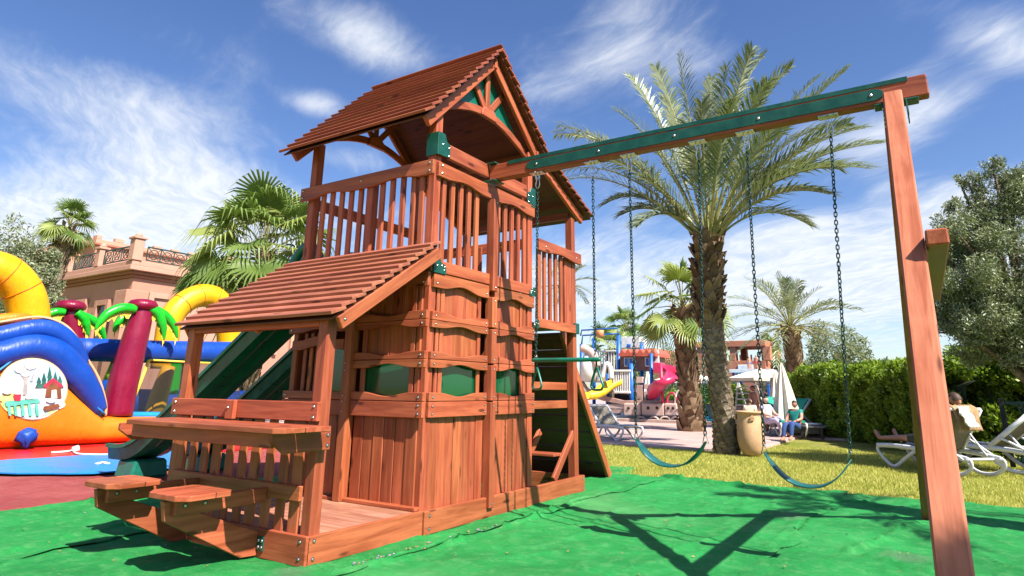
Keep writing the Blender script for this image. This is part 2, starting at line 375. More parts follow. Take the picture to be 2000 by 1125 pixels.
for i in range(11):
    x = 1.205+i*0.1395; B('deck_plank', (x, x+0.135), (0.125, 1.635), (2.10, 2.128), 'cedar_floor')
B('deck_beam', (1.21, 2.73), (1.68, 1.72), (1.98, 2.10)); B('deck_beam', (1.15, 1.19), (0.13, 1.63), (1.98, 2.098)); B('deck_beam', (2.76, 2.80), (0.13, 1.63), (1.98, 2.098))
# upper balustrade, right and front
def upper_rail(L, o, x, th=0.032):
    us = [i/32 for i in range(33)]
    bot = [(u*L, 0.034*arch((u*2) % 1.0) if 0 < u < 1 else 0.0) for u in us]
    return prof('hand_rail', bot+[(L, 0.138), (0, 0.138)], th, o, x, (0, 0, 1), 'cedar', PS)
r = upper_rail(1.70, (1.13, 0.012, 2.952), (1, 0, 0)); [bolt((x, -0.0045, z), (0, -1, 0), r) for x in (1.175,) for z in (2.985, 3.06)]
r = upper_rail(1.78, (1.064, 1.782, 2.952), (0, -1, 0)); [bolt((1.0475, y, z), (-1, 0, 0), r) for y in (0.045, 1.745) for z in (2.985, 3.06)]; bolt((1.0475, 0.90, 3.03), (-1, 0, 0), r)
for x in (1.255, 1.385, 1.515, 1.645, 1.775, 2.155, 2.285, 2.415, 2.545, 2.665): B('baluster', (x-0.012, x+0.042), (0.034, 0.066), (2.03, 3.0))
for y in (1.475, 1.343, 1.205, 1.072, 0.94, 0.655, 0.525, 0.393, 0.262, 0.16): B('baluster', (1.085, 1.117), (y-0.030, y+0.026), (2.03, 3.0))
B('mid_post', (1.080, 1.165), (0.765, 0.850), (2.0, 3.0))
B('floor_joist', (1.082, 1.108), (0.0, 1.76), (2.076, 2.182))
# far sides of the deck
B('hand_rail', (1.2, 2.74), (1.735, 1.765), (2.90, 3.02)); B('hand_rail', (2.795, 2.825), (0.14, 1.63), (2.60, 2.72))
B('hand_rail', (1.2, 2.74), (1.735, 1.765), (2.20, 2.30))
for i in range(5): y = 0.2+i*0.16; B('baluster', (2.77, 2.795), (y, y+0.055), (2.1, 2.68))
# front lower wall: window bay, door post, lattice bay
def faceFront(y0, y1, lattice):
    L = y1-y0; X = (0, -1, 0); o = lambda z: (1.069, y1, z)
    rails = [wavy('wall_rail', L, 0.125, 0.034, o(1.941), X, bot=0.045, parent=PS),
             wavy('wall_rail', L, 0.075, 0.034, o(1.664), X, top=-0.034, parent=PS), wavy('wall_rail', L, 0.062, 0.034, o(1.599), X, bot=0.032, parent=PS)]
    if not lattice:
        rails += [wavy('wall_rail', L, 0.063, 0.034, o(1.338), X, top=-0.032, parent=PS), wavy('wall_rail', L, 0.068, 0.034, o(1.266), X, bot=0.034, parent=PS)]
    rails += [wavy('wall_rail', L, 0.070, 0.034, o(0.998), X, top=-0.034 if not lattice else 0, parent=PS), B('wall_rail', (1.052, 1.086), (y0, y1), (0.868, 0.994))]
    zz = (1.98, 1.70, 1.63, 1.37, 1.30, 1.03, 0.90) if not lattice else (1.98, 1.70, 1.63, 1.03, 0.90)
    for r, z in zip(rails, zz): bolt((1.0515, (y0+0.05) if not lattice else (y1-0.04), z), (-1, 0, 0), r, 0.0115)
    bolt((1.0515, (y0+0.05) if not lattice else (y1-0.04), 0.965), (-1, 0, 0), rails[-1], 0.0115)
    if not lattice:
        for (za, zb, gl) in ((1.70, 1.99, 0), (1.36, 1.64, 0), (1.02, 1.31, 1)):
            a, c_ = y0+0.20, y1-0.12
            if gl: B('window_pane', (1.122, 1.126), (a-0.02, c_+0.02), (za, zb), 'green_pane', c=0)
            else:
                for i in range(4): wd = (c_-a+0.06)/4; B('wall_plank', (1.112, 1.128), (a-0.03+i*wd+0.0015, a-0.03+(i+1)*wd-0.0015), (za, zb))
            for s in ((a-0.055, a-0.005), (c_+0.005, c_+0.055), (a-0.115, a-0.07)): B('stile', (1.088, 1.112), s, (za-0.02, zb+0.02))
    else:
        wavy('wall_rail', L-0.10, 0.09, 0.03, (1.072, y1-0.06, 1.44), X, top=0.035, bot=0.035, parent=PS)
        B('stile', (1.09, 1.12), (y1-0.10, y1-0.04), (1.06, 1.61)); B('stile', (1.09, 1.12), (y0+0.30, y0+0.37), (1.06, 1.61))
        for i in range(4): y = y1-0.20-i*0.085; B('lattice_slat', (1.095, 1.115), (y-0.035, y+0.012), (1.06, 1.60))
        B('window_pane', (1.122, 1.126), (y0+0.02, y0+0.31), (1.06, 1.50), 'green_pane', c=0)
    n = 6; wd = (y1-y0-0.10)/n
    for i in range(n):
        dx = 0.004*((i*29) % 3); B('wall_plank', (1.098+dx, 1.116+dx), (y0+0.085+i*wd+0.002, y0+0.085+(i+1)*wd-0.002), (0.17, 0.90))
    B('sill', (1.05, 1.115), (y0+0.03, y1), (0.176, 0.205))
faceFront(0.0, 0.828, False); faceFront(0.925, 1.74, True)
p = B('door_post', (1.020, 1.115), (0.832, 0.922), (0.176, 1.93)); [bolt((1.020, 0.885, z), (-1, 0, 0), p, 0.008) for z in (0.90, 0.985, 1.035, 1.25, 1.31)]
# left and back sides below the deck, planks added to block light
for i in range(11): x = 1.21+i*0.139; B('wall_plank', (x, x+0.135), (1.70, 1.718), (0.15, 2.06), 'cedar')
for i in range(11): y = 0.13+i*0.137; B('wall_plank', (2.79, 2.808), (y, y+0.133), (0.15, 2.06), 'cedar')
# header carrying the swing beam
B('header_board', (1.275, 1.922), (0.0, 0.042), (3.160, 3.300)); B('header_board', (2.02, 2.66), (0.0, 0.042), (3.140, 3.285))
def post_bracket(x, z0, z1, s):
    w_ = 0.175; h_ = z1-z0
    pts = [(0, 0), (w_, 0.012), (w_, h_*0.62), (w_*0.72, h_*0.70), (w_*0.55, h_), (0, h_)]
    if s < 0: pts = [(-a, b_) for a, b_ in pts][::-1]
    br = bracket(pts, (x, -0.004, z0), (1, 0, 0))
    for u, v in ((0.38, 0.5), (0.9, 0.45), (0.9, 0.1)): bolt((x+s*w_*u, -0.0082, z0+h_*v), (0, -1, 0), br, 0.010)
post_bracket(1.10, 3.150, 3.375, 1); B('steel_bracket', (1.094, 1.099), (-0.008, 0.13), (3.150, 3.370), 'green_steel')
post_bracket(2.84, 3.08, 3.285, -1); B('steel_bracket', (2.74, 2.84), (-0.009, 0.028), (3.06, 3.079), 'green_steel')
# extension platform on the right
r = wavy('hand_rail', 1.04, 0.135, 0.032, (2.895, -0.006, 2.595), (1, 0, 0), bot=0.03, parent=PS); [bolt((x, -0.022, 2.66), (0, -1, 0), r, 0.010) for x in (3.05, 3.80)]
B('base_rail', (2.90, 3.775), (-0.012, 0.022), (1.745, 1.845)); B('stile', (2.935, 3.0), (0.012, 0.05), (1.85, 2.62))
for x in (3.08, 3.21, 3.34, 3.47): B('baluster', (x, x+0.05), (0.022, 0.054), (1.80, 2.64))
B('stile', (3.60, 3.77), (0.035, 0.07), (1.80, 2.64))
for i in range(7): x = 2.835+i*0.136; B('deck_plank', (x, x+0.132), (0.125, 1.635), (1.79, 1.818), 'cedar_floor')
B('deck_beam', (2.84, 3.87), (1.68, 1.72), (1.70, 1.79)); B('hand_rail', (2.84, 3.87), (1.735, 1.765), (2.55, 2.67))
br = B('steel_bracket', (3.775, 3.885), (-0.004, 0.026), (1.745, 1.87), 'green_steel')
for z in (0.898, 1.098): B('cross_rail', (2.83, 3.96), (0.122, 0.155), (z, z+0.085))
# climbing ramp
ra, rb = V(3.90, 0, 1.78), V(5.15, 0, 0.0); rn = V(rb.z-ra.z, 0, -(rb.x-ra.x)).normalized()
for i in range(9):
    q0 = ra.lerp(rb, i/9+0.003); q1 = ra.lerp(rb, (i+1)/9-0.003); mid = (q0+q1)/2
    board('ramp_plank', (mid.x, 0.28, mid.z), (mid.x, 1.72, mid.z), (q1-q0).length, 0.03, rb-ra, parent=PS, m='shaded_ply')
for y in (0.235, 1.74): board('ramp_side', (ra.x-0.02, y, ra.z), (rb.x-0.01, y, 0.02), 0.10, 0.045, (1, 0, 1), parent=PS)
# little ladder at the foot of the extension
for y in (0.06, 0.50): board('ladder_side', (3.33, y, 0.17), (3.80, y, 0.63), 0.085, 0.035, (-1, 0, 1), parent=PS)
B('ladder_step', (3.36, 3.56), (0.07, 0.50), (0.40, 0.43))
# ---- roofs
def slope(x0, z0, x1, z1, n, ya, yb, m, first=0.0, lift=0.034):
    a = V(x0, 0, z0); b = V(x1, 0, z1); d = (b-a); L = d.length; d.normalize(); nn = V(-d.z, 0, d.x)
    if nn.z < 0: nn = -nn
    step = L/n
    for i in range(n):
        s0 = a+d*(i*step-0.012); s1 = a+d*((i+1)*step+0.02)
        c_ = (s0+s1)/2; tilt = (s1-s0) - nn*lift
        jit = rnd.uniform(-0.006, 0.006)
        board('roof_shingle', (c_.x, ya+jit, c_.z), (c_.x, yb+jit, c_.z), (s1-s0).length, 0.026, tilt, m, PS, 0.003)
    u0 = a-nn*0.036; u1 = b-nn*0.036; c_ = (u0+u1)/2
    board('roof_deck', (c_.x, ya+0.03, c_.z), (c_.x, yb-0.03, c_.z), (u1-u0).length, 0.014, u1-u0, 'shaded_ply', PS, 0.002)
def rake(a, b, y, wid=0.11, th=0.042, drop=0.105, m='cedar'):
    a = V(a[0], y, a[1]); b = V(b[0], y, b[1]); d = (b-a).normalized(); nn = V(-d.z, 0, d.x)
    if nn.z < 0: nn = -nn
    return board('rafter', a-nn*drop, b-nn*drop, wid, th, nn, m, PS)
YA, YZ = -0.105, 1.86
slope(0.80, 3.43, 1.97, 4.62, 13, YA, YZ, 'cedar_roof_dark')
slope(2.98, 3.75, 1.99, 4.62, 12, YA, YZ, 'cedar_roof_dark')
slope(4.14, 3.255, 3.00, 3.745, 10, YA, YZ, 'cedar_roof_dark')
board('ridge_cap', (1.99, YA-0.005, 4.630), (1.99, YZ-0.04, 4.630), 0.11, 0.02, (1, 0, -0.86), 'cedar_roof_dark', PS)
for y in (YA+0.115, YZ-0.06):
    rb_ = rake((0.86, 3.485), (1.95, 4.60), y, 0.105)
    if y < 0.5: bolt((1.05, y-0.022, 3.60), (0, -1, 0), rb_, 0.012)
    rake((2.99, 3.745), (2.0, 4.60), y, 0.10); rake((4.06, 3.285), (2.99, 3.745), y, 0.10)
board('ridge_beam', (1.98, -0.03, 4.47), (1.98, 1.83, 4.47), 0.12, 0.04, (0, 0, 1), parent=PS)
board('eave_beam', (1.08, 0.06, 3.60), (1.08, 1.75, 3.60), 0.07, 0.035, (0.7, 0, -0.7), 'cedar_roof_dark', PS)
board('eave_beam', (3.85, 0.10, 3.23), (3.85, 1.70, 3.23), 0.09, 0.04, (0, 0, 1), 'cedar_roof_dark', PS)
board('roof_purlin', (2.86, -0.03, 3.70), (2.86, 1.8, 3.70), 0.10, 0.04, (0, 0, 1), 'cedar_roof_dark', PS)
# sunburst gables, front with a green panel
def gable(y, panel):
    ar = []; n = 14
    for i in range(n+1):
        u = i/n; x = 1.22+u*(2.74-1.22); zb = 3.66+0.20*math.sin(math.pi*u); ar.append((x, zb))
    top = [(x, z+0.085) for x, z in ar[::-1]]
    prof('gable_arch', ar+top, 0.034, (0, y, 0), (1, 0, 0), (0, 0, 1), 'cedar', PS)
    cx, cz = 1.98, 3.90
    for an, L in ((90, 0.55), (131, 0.50), (49, 0.50)):
        d = V(math.cos(R(an)), 0, math.sin(R(an))); board('sun_ray', V(cx, y, cz)+d*0.05, V(cx, y, cz)+d*L, 0.072, 0.030, (d.z, 0, -d.x), parent=PS)
    hd = [(0.135*math.cos(R(a)), 0.135*math.sin(R(a))) for a in range(0, 181, 12)]
    prof('sun_disc', hd, 0.05, (cx, y-0.014, cz-0.055), (1, 0, 0), (0, 0, 1), 'cedar', PS)
    if panel: prof('gable_panel', [(1.22, 3.74), (1.45, 3.84), (1.98, 3.92), (2.5, 3.84), (2.72, 3.74), (1.98, 4.46)], 0.006, (0, y+0.03, 0), (1, 0, 0), (0, 0, 1), 'green_plastic', PS, c=0)
gable(0.085, True); gable(1.705, False)
# ---- porch
for y in (0.018, 1.625):
    p = B('porch_post', (0.018, 0.108), (y, y+0.09), (0.05, 1.62))
slope(-0.05, 1.585, 1.055, 2.315, 12, -0.10, 1.80, 'cedar_shingle', lift=0.032)
for y in (-0.075, 1.765, 0.85):
    rb_ = rake((-0.015, 1.605), (1.045, 2.30), y, 0.095, 0.04, 0.088)
    if y < 0: bolt((0.07, y-0.0205, 1.562), (0, -1, 0), rb_, 0.012)
B('porch_header', (0.02, 0.10), (0.11, 1.62), (1.52, 1.60)); B('roof_ledger', (1.03, 1.052), (-0.02, 1.75), (2.14, 2.23))
for i in range(7): x = 0.035+i*0.146; B('floor_plank', (x, x+0.142), (0.032, 1.73), (0.150, 0.176), 'cedar_floor')
r = B('porch_rail', (-0.020, 0.016), (0.0, 1.74), (0.878, 1.005)); [bolt((-0.020, y, z), (-1, 0, 0), r, 0.0115) for y in (0.04, 1.69) for z in (0.905, 0.975)]
q = B('rail_block', (-0.055, -0.021), (0.87, 0.965), (0.868, 1.003)); bolt((-0.055, 0.935, 0.95), (-1, 0, 0), q, 0.011)
for (xa, xb) in ((-0.235, -0.035), (-0.450, -0.245)):
    ch = 0.06
    pts = [(-0.165, xa), (1.62-ch if xa < -0.3 else 1.62, xa), (1.62, xa+ch if xa < -0.3 else xa), (1.62, xb), (-0.165, xb)] if xa < -0.3 else [(-0.165, xa), (1.62, xa), (1.62, xb), (-0.165, xb)]
    if xa < -0.3: pts = [(-0.165+0.05, xa)] + pts[1:] + [(-0.165, xa+0.05)]
    prof('table_plank', pts, 0.034, (0, 0, 0.842), (0, 1, 0), (1, 0, 0), 'cedar', PS)
for y in (-0.040, 1.735):
    a_ = prof('table_arm', [(-0.405, 0.775), (-0.30, 0.700), (0.065, 0.700), (0.065, 0.824), (-0.405, 0.824)], 0.034, (0, y, 0), (1, 0, 0), (0, 0, 1), 'cedar', PS)
    for z in (0.73, 0.795): bolt((0.04, y-0.0175, z), (0, -1, 0), a_, 0.012)
B('table_rail', (-0.38, -0.35), (-0.02, 1.60), (0.735, 0.822)) 
for i in range(10):
    y = 0.145+i*0.155; B('porch_slat', (0.020, 0.042), (y, y+0.085 if i % 3 else y+0.10), (0.17, 0.875))
B('lower_rail', (-0.012, 0.018), (0.11, 1.62), (0.375, 0.470))
# stools on struts
for yc in (0.495, 1.295):
    for dy in (-0.019, 0.019)[:1]:
        st = prof('seat_strut', [(-0.016, 0.012), (-0.14, 0.020), (-0.69, 0.318), (-0.715, 0.432), (-0.30, 0.432), (-0.30, 0.34), (-0.46, 0.335), (-0.016, 0.155)], 0.040, (0, yc, 0), (1, 0, 0), (0, 0, 1), 'cedar', PS)
    B('seat_arm', (-0.66, -0.016), (yc-0.062, yc-0.023), (0.345, 0.438))
    for x in (-0.60, -0.47): bolt((x, yc-0.0625, 0.40), (0, -1, 0), st, 0.012)
    prof('seat_plank', [(-0.72, -0.14), (-0.66, -0.21), (-0.50, -0.21), (-0.50, 0.21), (-0.66, 0.21), (-0.72, 0.14)], 0.034, (0, yc, 0.457), (1, 0, 0), (0, 1, 0), 'cedar', PS)
    prof('seat_plank', [(-0.494, -0.21), (-0.40, -0.21), (-0.37, -0.17), (-0.37, 0.17), (-0.40, 0.21), (-0.494, 0.21)], 0.034, (0, yc, 0.457), (1, 0, 0), (0, 1, 0), 'cedar', PS)
    pl_ = B('strut_plate', (-0.026, -0.0155), (yc-0.088, yc-0.022), (0.045, 0.135), 'green_steel')
    for dy in (-0.072, -0.038):
        for z in (0.07, 0.11): bolt((-0.026, yc+dy, z), (-1, 0, 0), pl_, 0.013)
# ---- slides: moulded chutes, side lips and ribbed underside
def slide(xc, zt, y0, y1, foot):
    wd = 0.235; n = 26; vs = []; fs = []; ZE = 0.24
    sec = [(-wd-0.045, 0.105), (-wd-0.045, 0.15), (-wd+0.01, 0.15), (-wd+0.045, 0.02), (-0.09, 0.0), (-0.05, 0.016), (0.05, 0.016), (0.09, 0.0), (wd-0.045, 0.02), (wd-0.01, 0.15), (wd+0.045, 0.15), (wd+0.045, 0.105),
           (wd+0.012, 0.10), (wd-0.02, -0.035), (0.10, -0.045), (0.05, -0.025), (-0.05, -0.025), (-0.10, -0.045), (-wd+0.02, -0.035), (-wd-0.012, 0.10)]
    m_ = len(sec)
    for i in range(n+1):
        u = i/n; y = y0+(y1-y0)*u
        if u < 0.08: z = zt
        elif u > 0.86: z = ZE
        else: s = (u-0.08)/0.78; z = zt+(ZE-zt)*(s + 0.0*math.sin(6.28*s)); 
        # ease the two ends
        if 0.04 < u < 0.16: s = (u-0.04)/0.12; z = zt-(zt-(zt+(ZE-zt)*(0.08/0.78)))*s*s
        if 0.78 < u < 0.94: s = (u-0.78)/0.16; za = zt+(ZE-zt)*((0.78-0.08)/0.78); z = za+(ZE-za)*(1-(1-s)**2)
        for (a, h) in sec: vs.append((xc+a, y, z+h))
    for i in range(n):
        for k_ in range(m_): a = i*m_+k_; b_ = i*m_+(k_+1) % m_; fs.append((a, a+m_, b_+m_, b_))
    fs.append(tuple(range(m_))); fs.append(tuple(range(n*m_, (n+1)*m_))[::-1])
    s_ = frommesh('slide_chute', vs, fs, 'green_plastic', None, PS)
    if foot:
        bxo = prof('slide_foot', [(-0.24, 0.0), (0.24, 0.0), (0.20, 0.22), (-0.20, 0.22)], 0.40, (xc, y1-0.42, 0), (1, 0, 0), (0, 0, 1), 'green_plastic', s_, c=0.03)
    for sgn in (-1, 1):
        tube('slide_hand_grip', [(xc+sgn*0.30, y0-0.05, zt+0.10), (xc+sgn*0.30, y0+0.05, zt+0.36), (xc+sgn*0.30, y0+0.28, zt+0.40), (xc+sgn*0.30, y0+0.55, zt+0.05)], 0.05, 'green_plastic', s_, 8, sub=5)
slide(1.62, 2.12, 1.72, 5.42, True)
slide(2.46, 2.12, 1.72, 5.42, True)
# ---- swing beam and its A-frame
bm_ = B('swing_beam', (1.92, 2.02), (-3.765, -0.004), (3.130, 3.290), c=0.008)
sp_ = prof('beam_plate', [(0.50, 3.158), (3.44, 3.158), (3.49, 3.18), (3.49, 3.225), (3.44, 3.248), (0.50, 3.248), (0.45, 3.225), (0.45, 3.18)], 0.008, (1.9155, 0, 0), (0, -1, 0), (0, 0, 1), 'green_steel', bm_, c=0.002)
prof('beam_plate', [(0.50, 3.158), (3.44, 3.158), (3.49, 3.18), (3.49, 3.225), (3.44, 3.248), (0.50, 3.248), (0.45, 3.225), (0.45, 3.18)], 0.008, (2.0245, 0, 0), (0, -1, 0), (0, 0, 1), 'green_steel', bm_, c=0.002)
prof('beam_cap', [(-0.056, 0), (-0.056, -0.034), (-0.0505, -0.034), (-0.0505, -0.004), (0.0505, -0.004), (0.0505, -0.034), (0.056, -0.034), (0.056, 0.0)], 3.42, (1.97, -1.94, 3.2955), (1, 0, 0), (0, 0, 1), 'green_steel', bm_, c=0)
for y in (-0.56, -1.22, -1.93, -2.62, -3.41): bolt((1.9112, y, 3.203), (-1, 0, 0), bm_, 0.014)
for z in (3.108, 3.292): B('steel_bracket', (1.885, 2.055), (-0.10, 0.045), (z, z+0.016), 'green_steel')
far_leg = board('frame_leg', (2.02, -3.53, 3.13), (4.40, -3.295, 0.0), 0.085, 0.115, (1, 0, 0.7), parent=PS)
near_leg = board('frame_leg', (1.90, -3.545, 3.165), (-0.42, -3.458, 0.0), 0.085, 0.120, (-1, 0, 0.7), 'cedar_pale', PS, 0.010)
board('frame_brace', (0.80, -3.625, 1.885), (3.25, -3.60, 1.885), 0.085, 0.10, (0, 0, 1), parent=PS, c=0.008)
for dy in (-0.072, 0.072):
    pts = [(-0.12, -0.13), (-0.05, -0.13), (0, -0.07), (0.05, -0.13), (0.12, -0.13), (0.07, 0.0), (-0.07, 0.0)]
    pb = prof('frame_plate', pts, 0.008, (1.97, -3.55+dy, 3.128), (1, 0, 0), (0, 0, 1), 'green_steel', PS, c=0)
B('frame_plate', (1.91, 2.03), (-3.70, -3.42), (3.112, 3.128), 'green_steel')
for i in range(5): bolt((1.86-i*0.03, -3.476, 3.06-i*0.045), (0, 1, 0), pb, 0.011)
# ---------------------------------------------------------------- swings (hang from the beam)
def linkmesh():
    if 'link' in MC: return MC['link']
    h, w_ = 0.020, 0.0095; pts = []
    for a in range(0, 181, 45): pts.append((w_*math.cos(R(a)), 0, h-w_+w_*math.sin(R(a))))
    for a in range(180, 361, 45): pts.append((w_*math.cos(R(a)), 0, -h+w_+w_*math.sin(R(a))))
    vs, fs = tubegeo(pts, 0.0042, 5, True, up=(0, 1, 0)); me = bpy.data.meshes.new('chain_link'); me.from_pydata(vs, [], fs); setmat(me, 'green_chain'); me.polygons.foreach_set('use_smooth', [True]*len(fs)); MC['link'] = me; return me
def chain(p0, p1, parent, twist=0.0):
    p0 = Vector(p0); p1 = Vector(p1); L = (p1-p0).length; n = int(L/0.0305); d = (p0-p1).normalized()
    for i in range(n):
        c_ = p0.lerp(p1, (i+0.5)/n); a = (i % 2)*math.pi/2 + twist*i/n + 0.5 + rnd.uniform(-0.18, 0.18)
        x = V(math.cos(a), math.sin(a), 0); z = d; x = (x - z*x.dot(z)).normalized(); y = z.cross(x)
        M = Matrix(((x.x, y.x, z.x, c_.x), (x.y, y.y, z.y, c_.y), (x.z, y.z, z.z, c_.z), (0, 0, 0, 1)))
        link('chain_link', linkmesh(), M, parent)
def hanger(x, y, parent):
    h = bx('hanger_bracket', (x-0.045, x+0.045), (y-0.07, y+0.07), (3.120, 3.129), 'zinc', parent, 0.002)
    for dy in (-0.018, 0.018): bx('hanger_lug', (x-0.012, x+0.012), (y+dy-0.003, y+dy+0.003), (3.065, 3.120), 'zinc', h, 0.001)
    bolt((x-0.046, y, 3.124), (-1, 0, 0), h, 0.006)
    tube('snap_hook', [(x, y-0.0, 3.085), (x, y-0.016, 3.062), (x, y-0.022, 3.02), (x, y-0.016, 2.985), (x, y, 2.972), (x, y+0.018, 2.990), (x, y+0.020, 3.02), (x, y+0.010, 3.06)], 0.0052, 'zinc', parent, 6, True, sub=3)
def hook(p, parent):
    x, y, z = p; s = 0.05
    tube('seat_hook', [(x, y-0.022, z-0.052), (x, y+0.022, z-0.052), (x, y+0.006, z+0.005), (x, y, z+0.014), (x, y-0.006, z+0.005)], 0.0042, 'zinc', parent, 6, True)
def belt(ya, yb, sa, sb, zs, zb, label):
    xs = 1.97
    T = empty('belt_swing', (xs, (ya+yb)/2, zb), label, 'swing', 'belt swings on the beam')
    hanger(xs, ya, T); hanger(xs, yb, T)
    chain((xs, ya, 2.985), (xs, sa, zs[0]+0.035), T, 2.0); chain((xs, yb, 2.985), (xs, sb, zs[1]+0.035), T, 3.5)
    hook((xs, sa, zs[0]+0.03), T); hook((xs, sb, zs[1]+0.03), T)
    n = 22; vs = []; fs = []; hw = 0.072
    for i in range(n+1):
        u = i/n; y = sa+(sb-sa)*u; q = 2*u-1; z = zb+(zs[0]*(1-u)+zs[1]*u-0.02-zb)*abs(q)**2.35
        g = 1.0 if 0.12 < u < 0.88 else 0.42+0.58*min(u, 1-u)/0.12
        for (a, h) in ((-hw, 0.0), (-hw, 0.011), (hw, 0.011), (hw, 0.0)): vs.append((xs+a*g, y, z+h))
    for i in range(n):
        for k_ in range(4): a = i*4+k_; b_ = i*4+(k_+1) % 4; fs.append((a, b_, b_+4, a+4))
    fs.append((3, 2, 1, 0)); fs.append((n*4, n*4+1, n*4+2, n*4+3))
    s = frommesh('swing_seat', vs, fs, 'belt_rubber', None, T, True)
    return T
belt(-1.49, -2.11, -1.452, -2.002, (0.745, 0.750), 0.545, 'teal belt swing nearer the tower, hanging in front of the date palm and urn')
belt(-2.50, -3.112, -2.419, -2.968, (0.700, 0.685), 0.480, 'teal belt swing nearest the outer A-frame leg, low over the lawn edge')
T = empty('trapeze_swing', (1.97, -0.83, 1.2), 'dark green trapeze bar with two triangular rings on chains beside the tower', 'trapeze swing')
for y, yb in ((-0.543, -0.525), (-1.131, -1.11)):
    hanger(1.97, y, T); chain((1.97, y, 2.985), (1.97, yb, 1.395), T, 1.2)
    tube('trapeze_eye', [(1.97, yb-0.012, 1.365), (1.97, yb+0.012, 1.365), (1.97, yb+0.008, 1.40), (1.97, yb-0.008, 1.40)], 0.0045, 'zinc', T, 6, True)
    ey = yb - 0.01
    tube('triangle_ring', [(1.97, ey, 1.285), (1.97-0.018, ey-0.022, 1.262), (1.97-0.05, ey-0.075, 1.150), (1.97-0.050, ey-0.07, 1.118), (1.97-0.03, ey-0.045, 1.105), (1.97+0.03, ey+0.045, 1.105), (1.97+0.05, ey+0.07, 1.118), (1.97+0.05, ey+0.075, 1.150), (1.97+0.018, ey+0.022, 1.262)], 0.0105, 'green_plastic', T, 8, True, sub=3)
    tube('ring_shackle', [(1.97, ey, 1.345), (1.97, ey, 1.295)], 0.008, 'green_chain', T, 6)
tube('trapeze_bar', [(1.97, -0.485, 1.355), (1.97, -0.50, 1.355), (1.97, -1.145, 1.352), (1.97, -1.16, 1.352)], [0.012, 0.0185, 0.0185, 0.012], 'green_plastic', T, 12)

# ---------------------------------------------------------------- ground
def struct(o): o['kind'] = 'structure'; return o
# lawn soil, to the horizon
m_, k = newmat('lawn'); tcn = k.add('ShaderNodeTexCoord'); v = tcn.outputs['Object']
n1 = k.noise(v, 0.9, 5, 0.6); n2 = k.noise(v, 14, 4, 0.7)
base = k.mix(k.ramp(n1, 0.35, 0.65), (0.21, 0.235, 0.035, 1), (0.36, 0.32, 0.085, 1)); base = k.mix(k.ramp(n2, 0.35, 0.7, 0, 0.55), base, (0.075, 0.115, 0.016, 1))
k.put(k.b.inputs['Base Color'], base); k.b.inputs['Roughness'].default_value = 0.9; k.b.inputs['Specular IOR Level'].default_value = 0.1; bump(k, k.noise(v, 60, 4, 0.7), 0.8, 0.03)
struct(frommesh('lawn_ground', [(-900, -900, -0.03), (900, -900, -0.03), (900, 900, -0.03), (-900, 900, -0.03)], [(0, 1, 2, 3)], 'lawn'))
# carpets: draped sheets with folds, ripples and turned edges
def carpetmat(name, c0, c1, c2, bl=0.35, sheen=0.0):
    m_, k = newmat(name); tcn = k.add('ShaderNodeTexCoord'); v = tcn.outputs['Object']
    n1 = k.noise(v, 1.3, 6, 0.65, 0.4); n2 = k.noise(v, 9, 5, 0.7); n3 = k.noise(v, 0.45, 3, 0.6)
    st = k.noise(k.scale(v, (9, 1.1, 1)), 3.0, 4, 0.7)
    base = k.mix(k.ramp(n1, 0.3, 0.7), tuple(c0)+(1,), tuple(c1)+(1,)); base = k.mix(k.ramp(n2, 0.45, 0.72, 0, bl), base, tuple(c2)+(1,))
    base = k.mix(k.ramp(st, 0.5, 0.75, 0, 0.35), base, tuple(x*0.6 for x in c0)+(1,))
    base = k.mix(k.ramp(k.noise(v, 55, 3, 0.6), 0.6, 0.78, 0, 0.5), base, tuple(c2)+(1,))
    base = k.mix(k.ramp(n3, 0.55, 0.75, 0, 0.45), base, tuple(c2)+(1,))
    for (px, py, r_) in ((1775, 1086, 0.16), (1290, 1000, 0.0), (560, 1118, 0.10), (1545, 1010, 0.14)):
        if name == 'green_carpet' and r_: c_ = gp(px, py); dd = k.vmath('DISTANCE', k.vmath('ADD', v, k.vmath('SCALE', k.vmath('SUBTRACT', k.add('ShaderNodeTexNoise').outputs['Color'], (0.5, 0.5, 0.5)), scale=0.25)), tuple(c_)); base = k.mix(k.ramp(dd, r_*0.3, r_*1.5, 0.45, 0), base, (0.20, 0.24, 0.16, 1))
    k.put(k.b.inputs['Base Color'], base); k.b.inputs['Roughness'].default_value = 0.8; k.b.inputs['Specular IOR Level'].default_value = 0.25
    bump(k, k.math('ADD', k.noise(v, 260, 2, 0.5), k.math('MULTIPLY', k.noise(k.scale(v, (2.5, 1, 1)), 7, 5, 0.65), 1.6)), 0.9, 0.022)
carpetmat('green_carpet', (0.013, 0.265, 0.050), (0.028, 0.410, 0.086), (0.19, 0.51, 0.18), 0.42)
carpetmat('red_carpet', (0.40, 0.066, 0.062), (0.52, 0.115, 0.105), (0.56, 0.24, 0.21), 0.35)
plain('vinyl_red', (0.50, 0.010, 0.012), 0.38, var=0.15, nscale=2.0, bmp=0.2, bscale=8)
plain('vinyl_blue', (0.006, 0.19, 0.62), 0.36, var=0.1, nscale=1.6, bmp=0.2, bscale=7)
CREASE = []
def crease(pts, h, w_):  # pts in photo pixels on the ground
    g = [gp(*p) for p in pts]; CREASE.append(([(q.x, q.y) for q in g], h, w_))
crease([(900, 1057), (985, 1030), (1075, 1000), (1165, 968), (1210, 952)], 0.022, 0.045)
crease([(640, 1122), (760, 1098), (900, 1057)], 0.020, 0.04)
crease([(1500, 1066), (1530, 1040), (1560, 1012)], 0.014, 0.03)
crease([(1655, 1078), (1720, 1056), (1790, 1020)], 0.03, 0.05)
crease([(1500, 1074), (1600, 1070), (1655, 1076)], 0.012, 0.035)
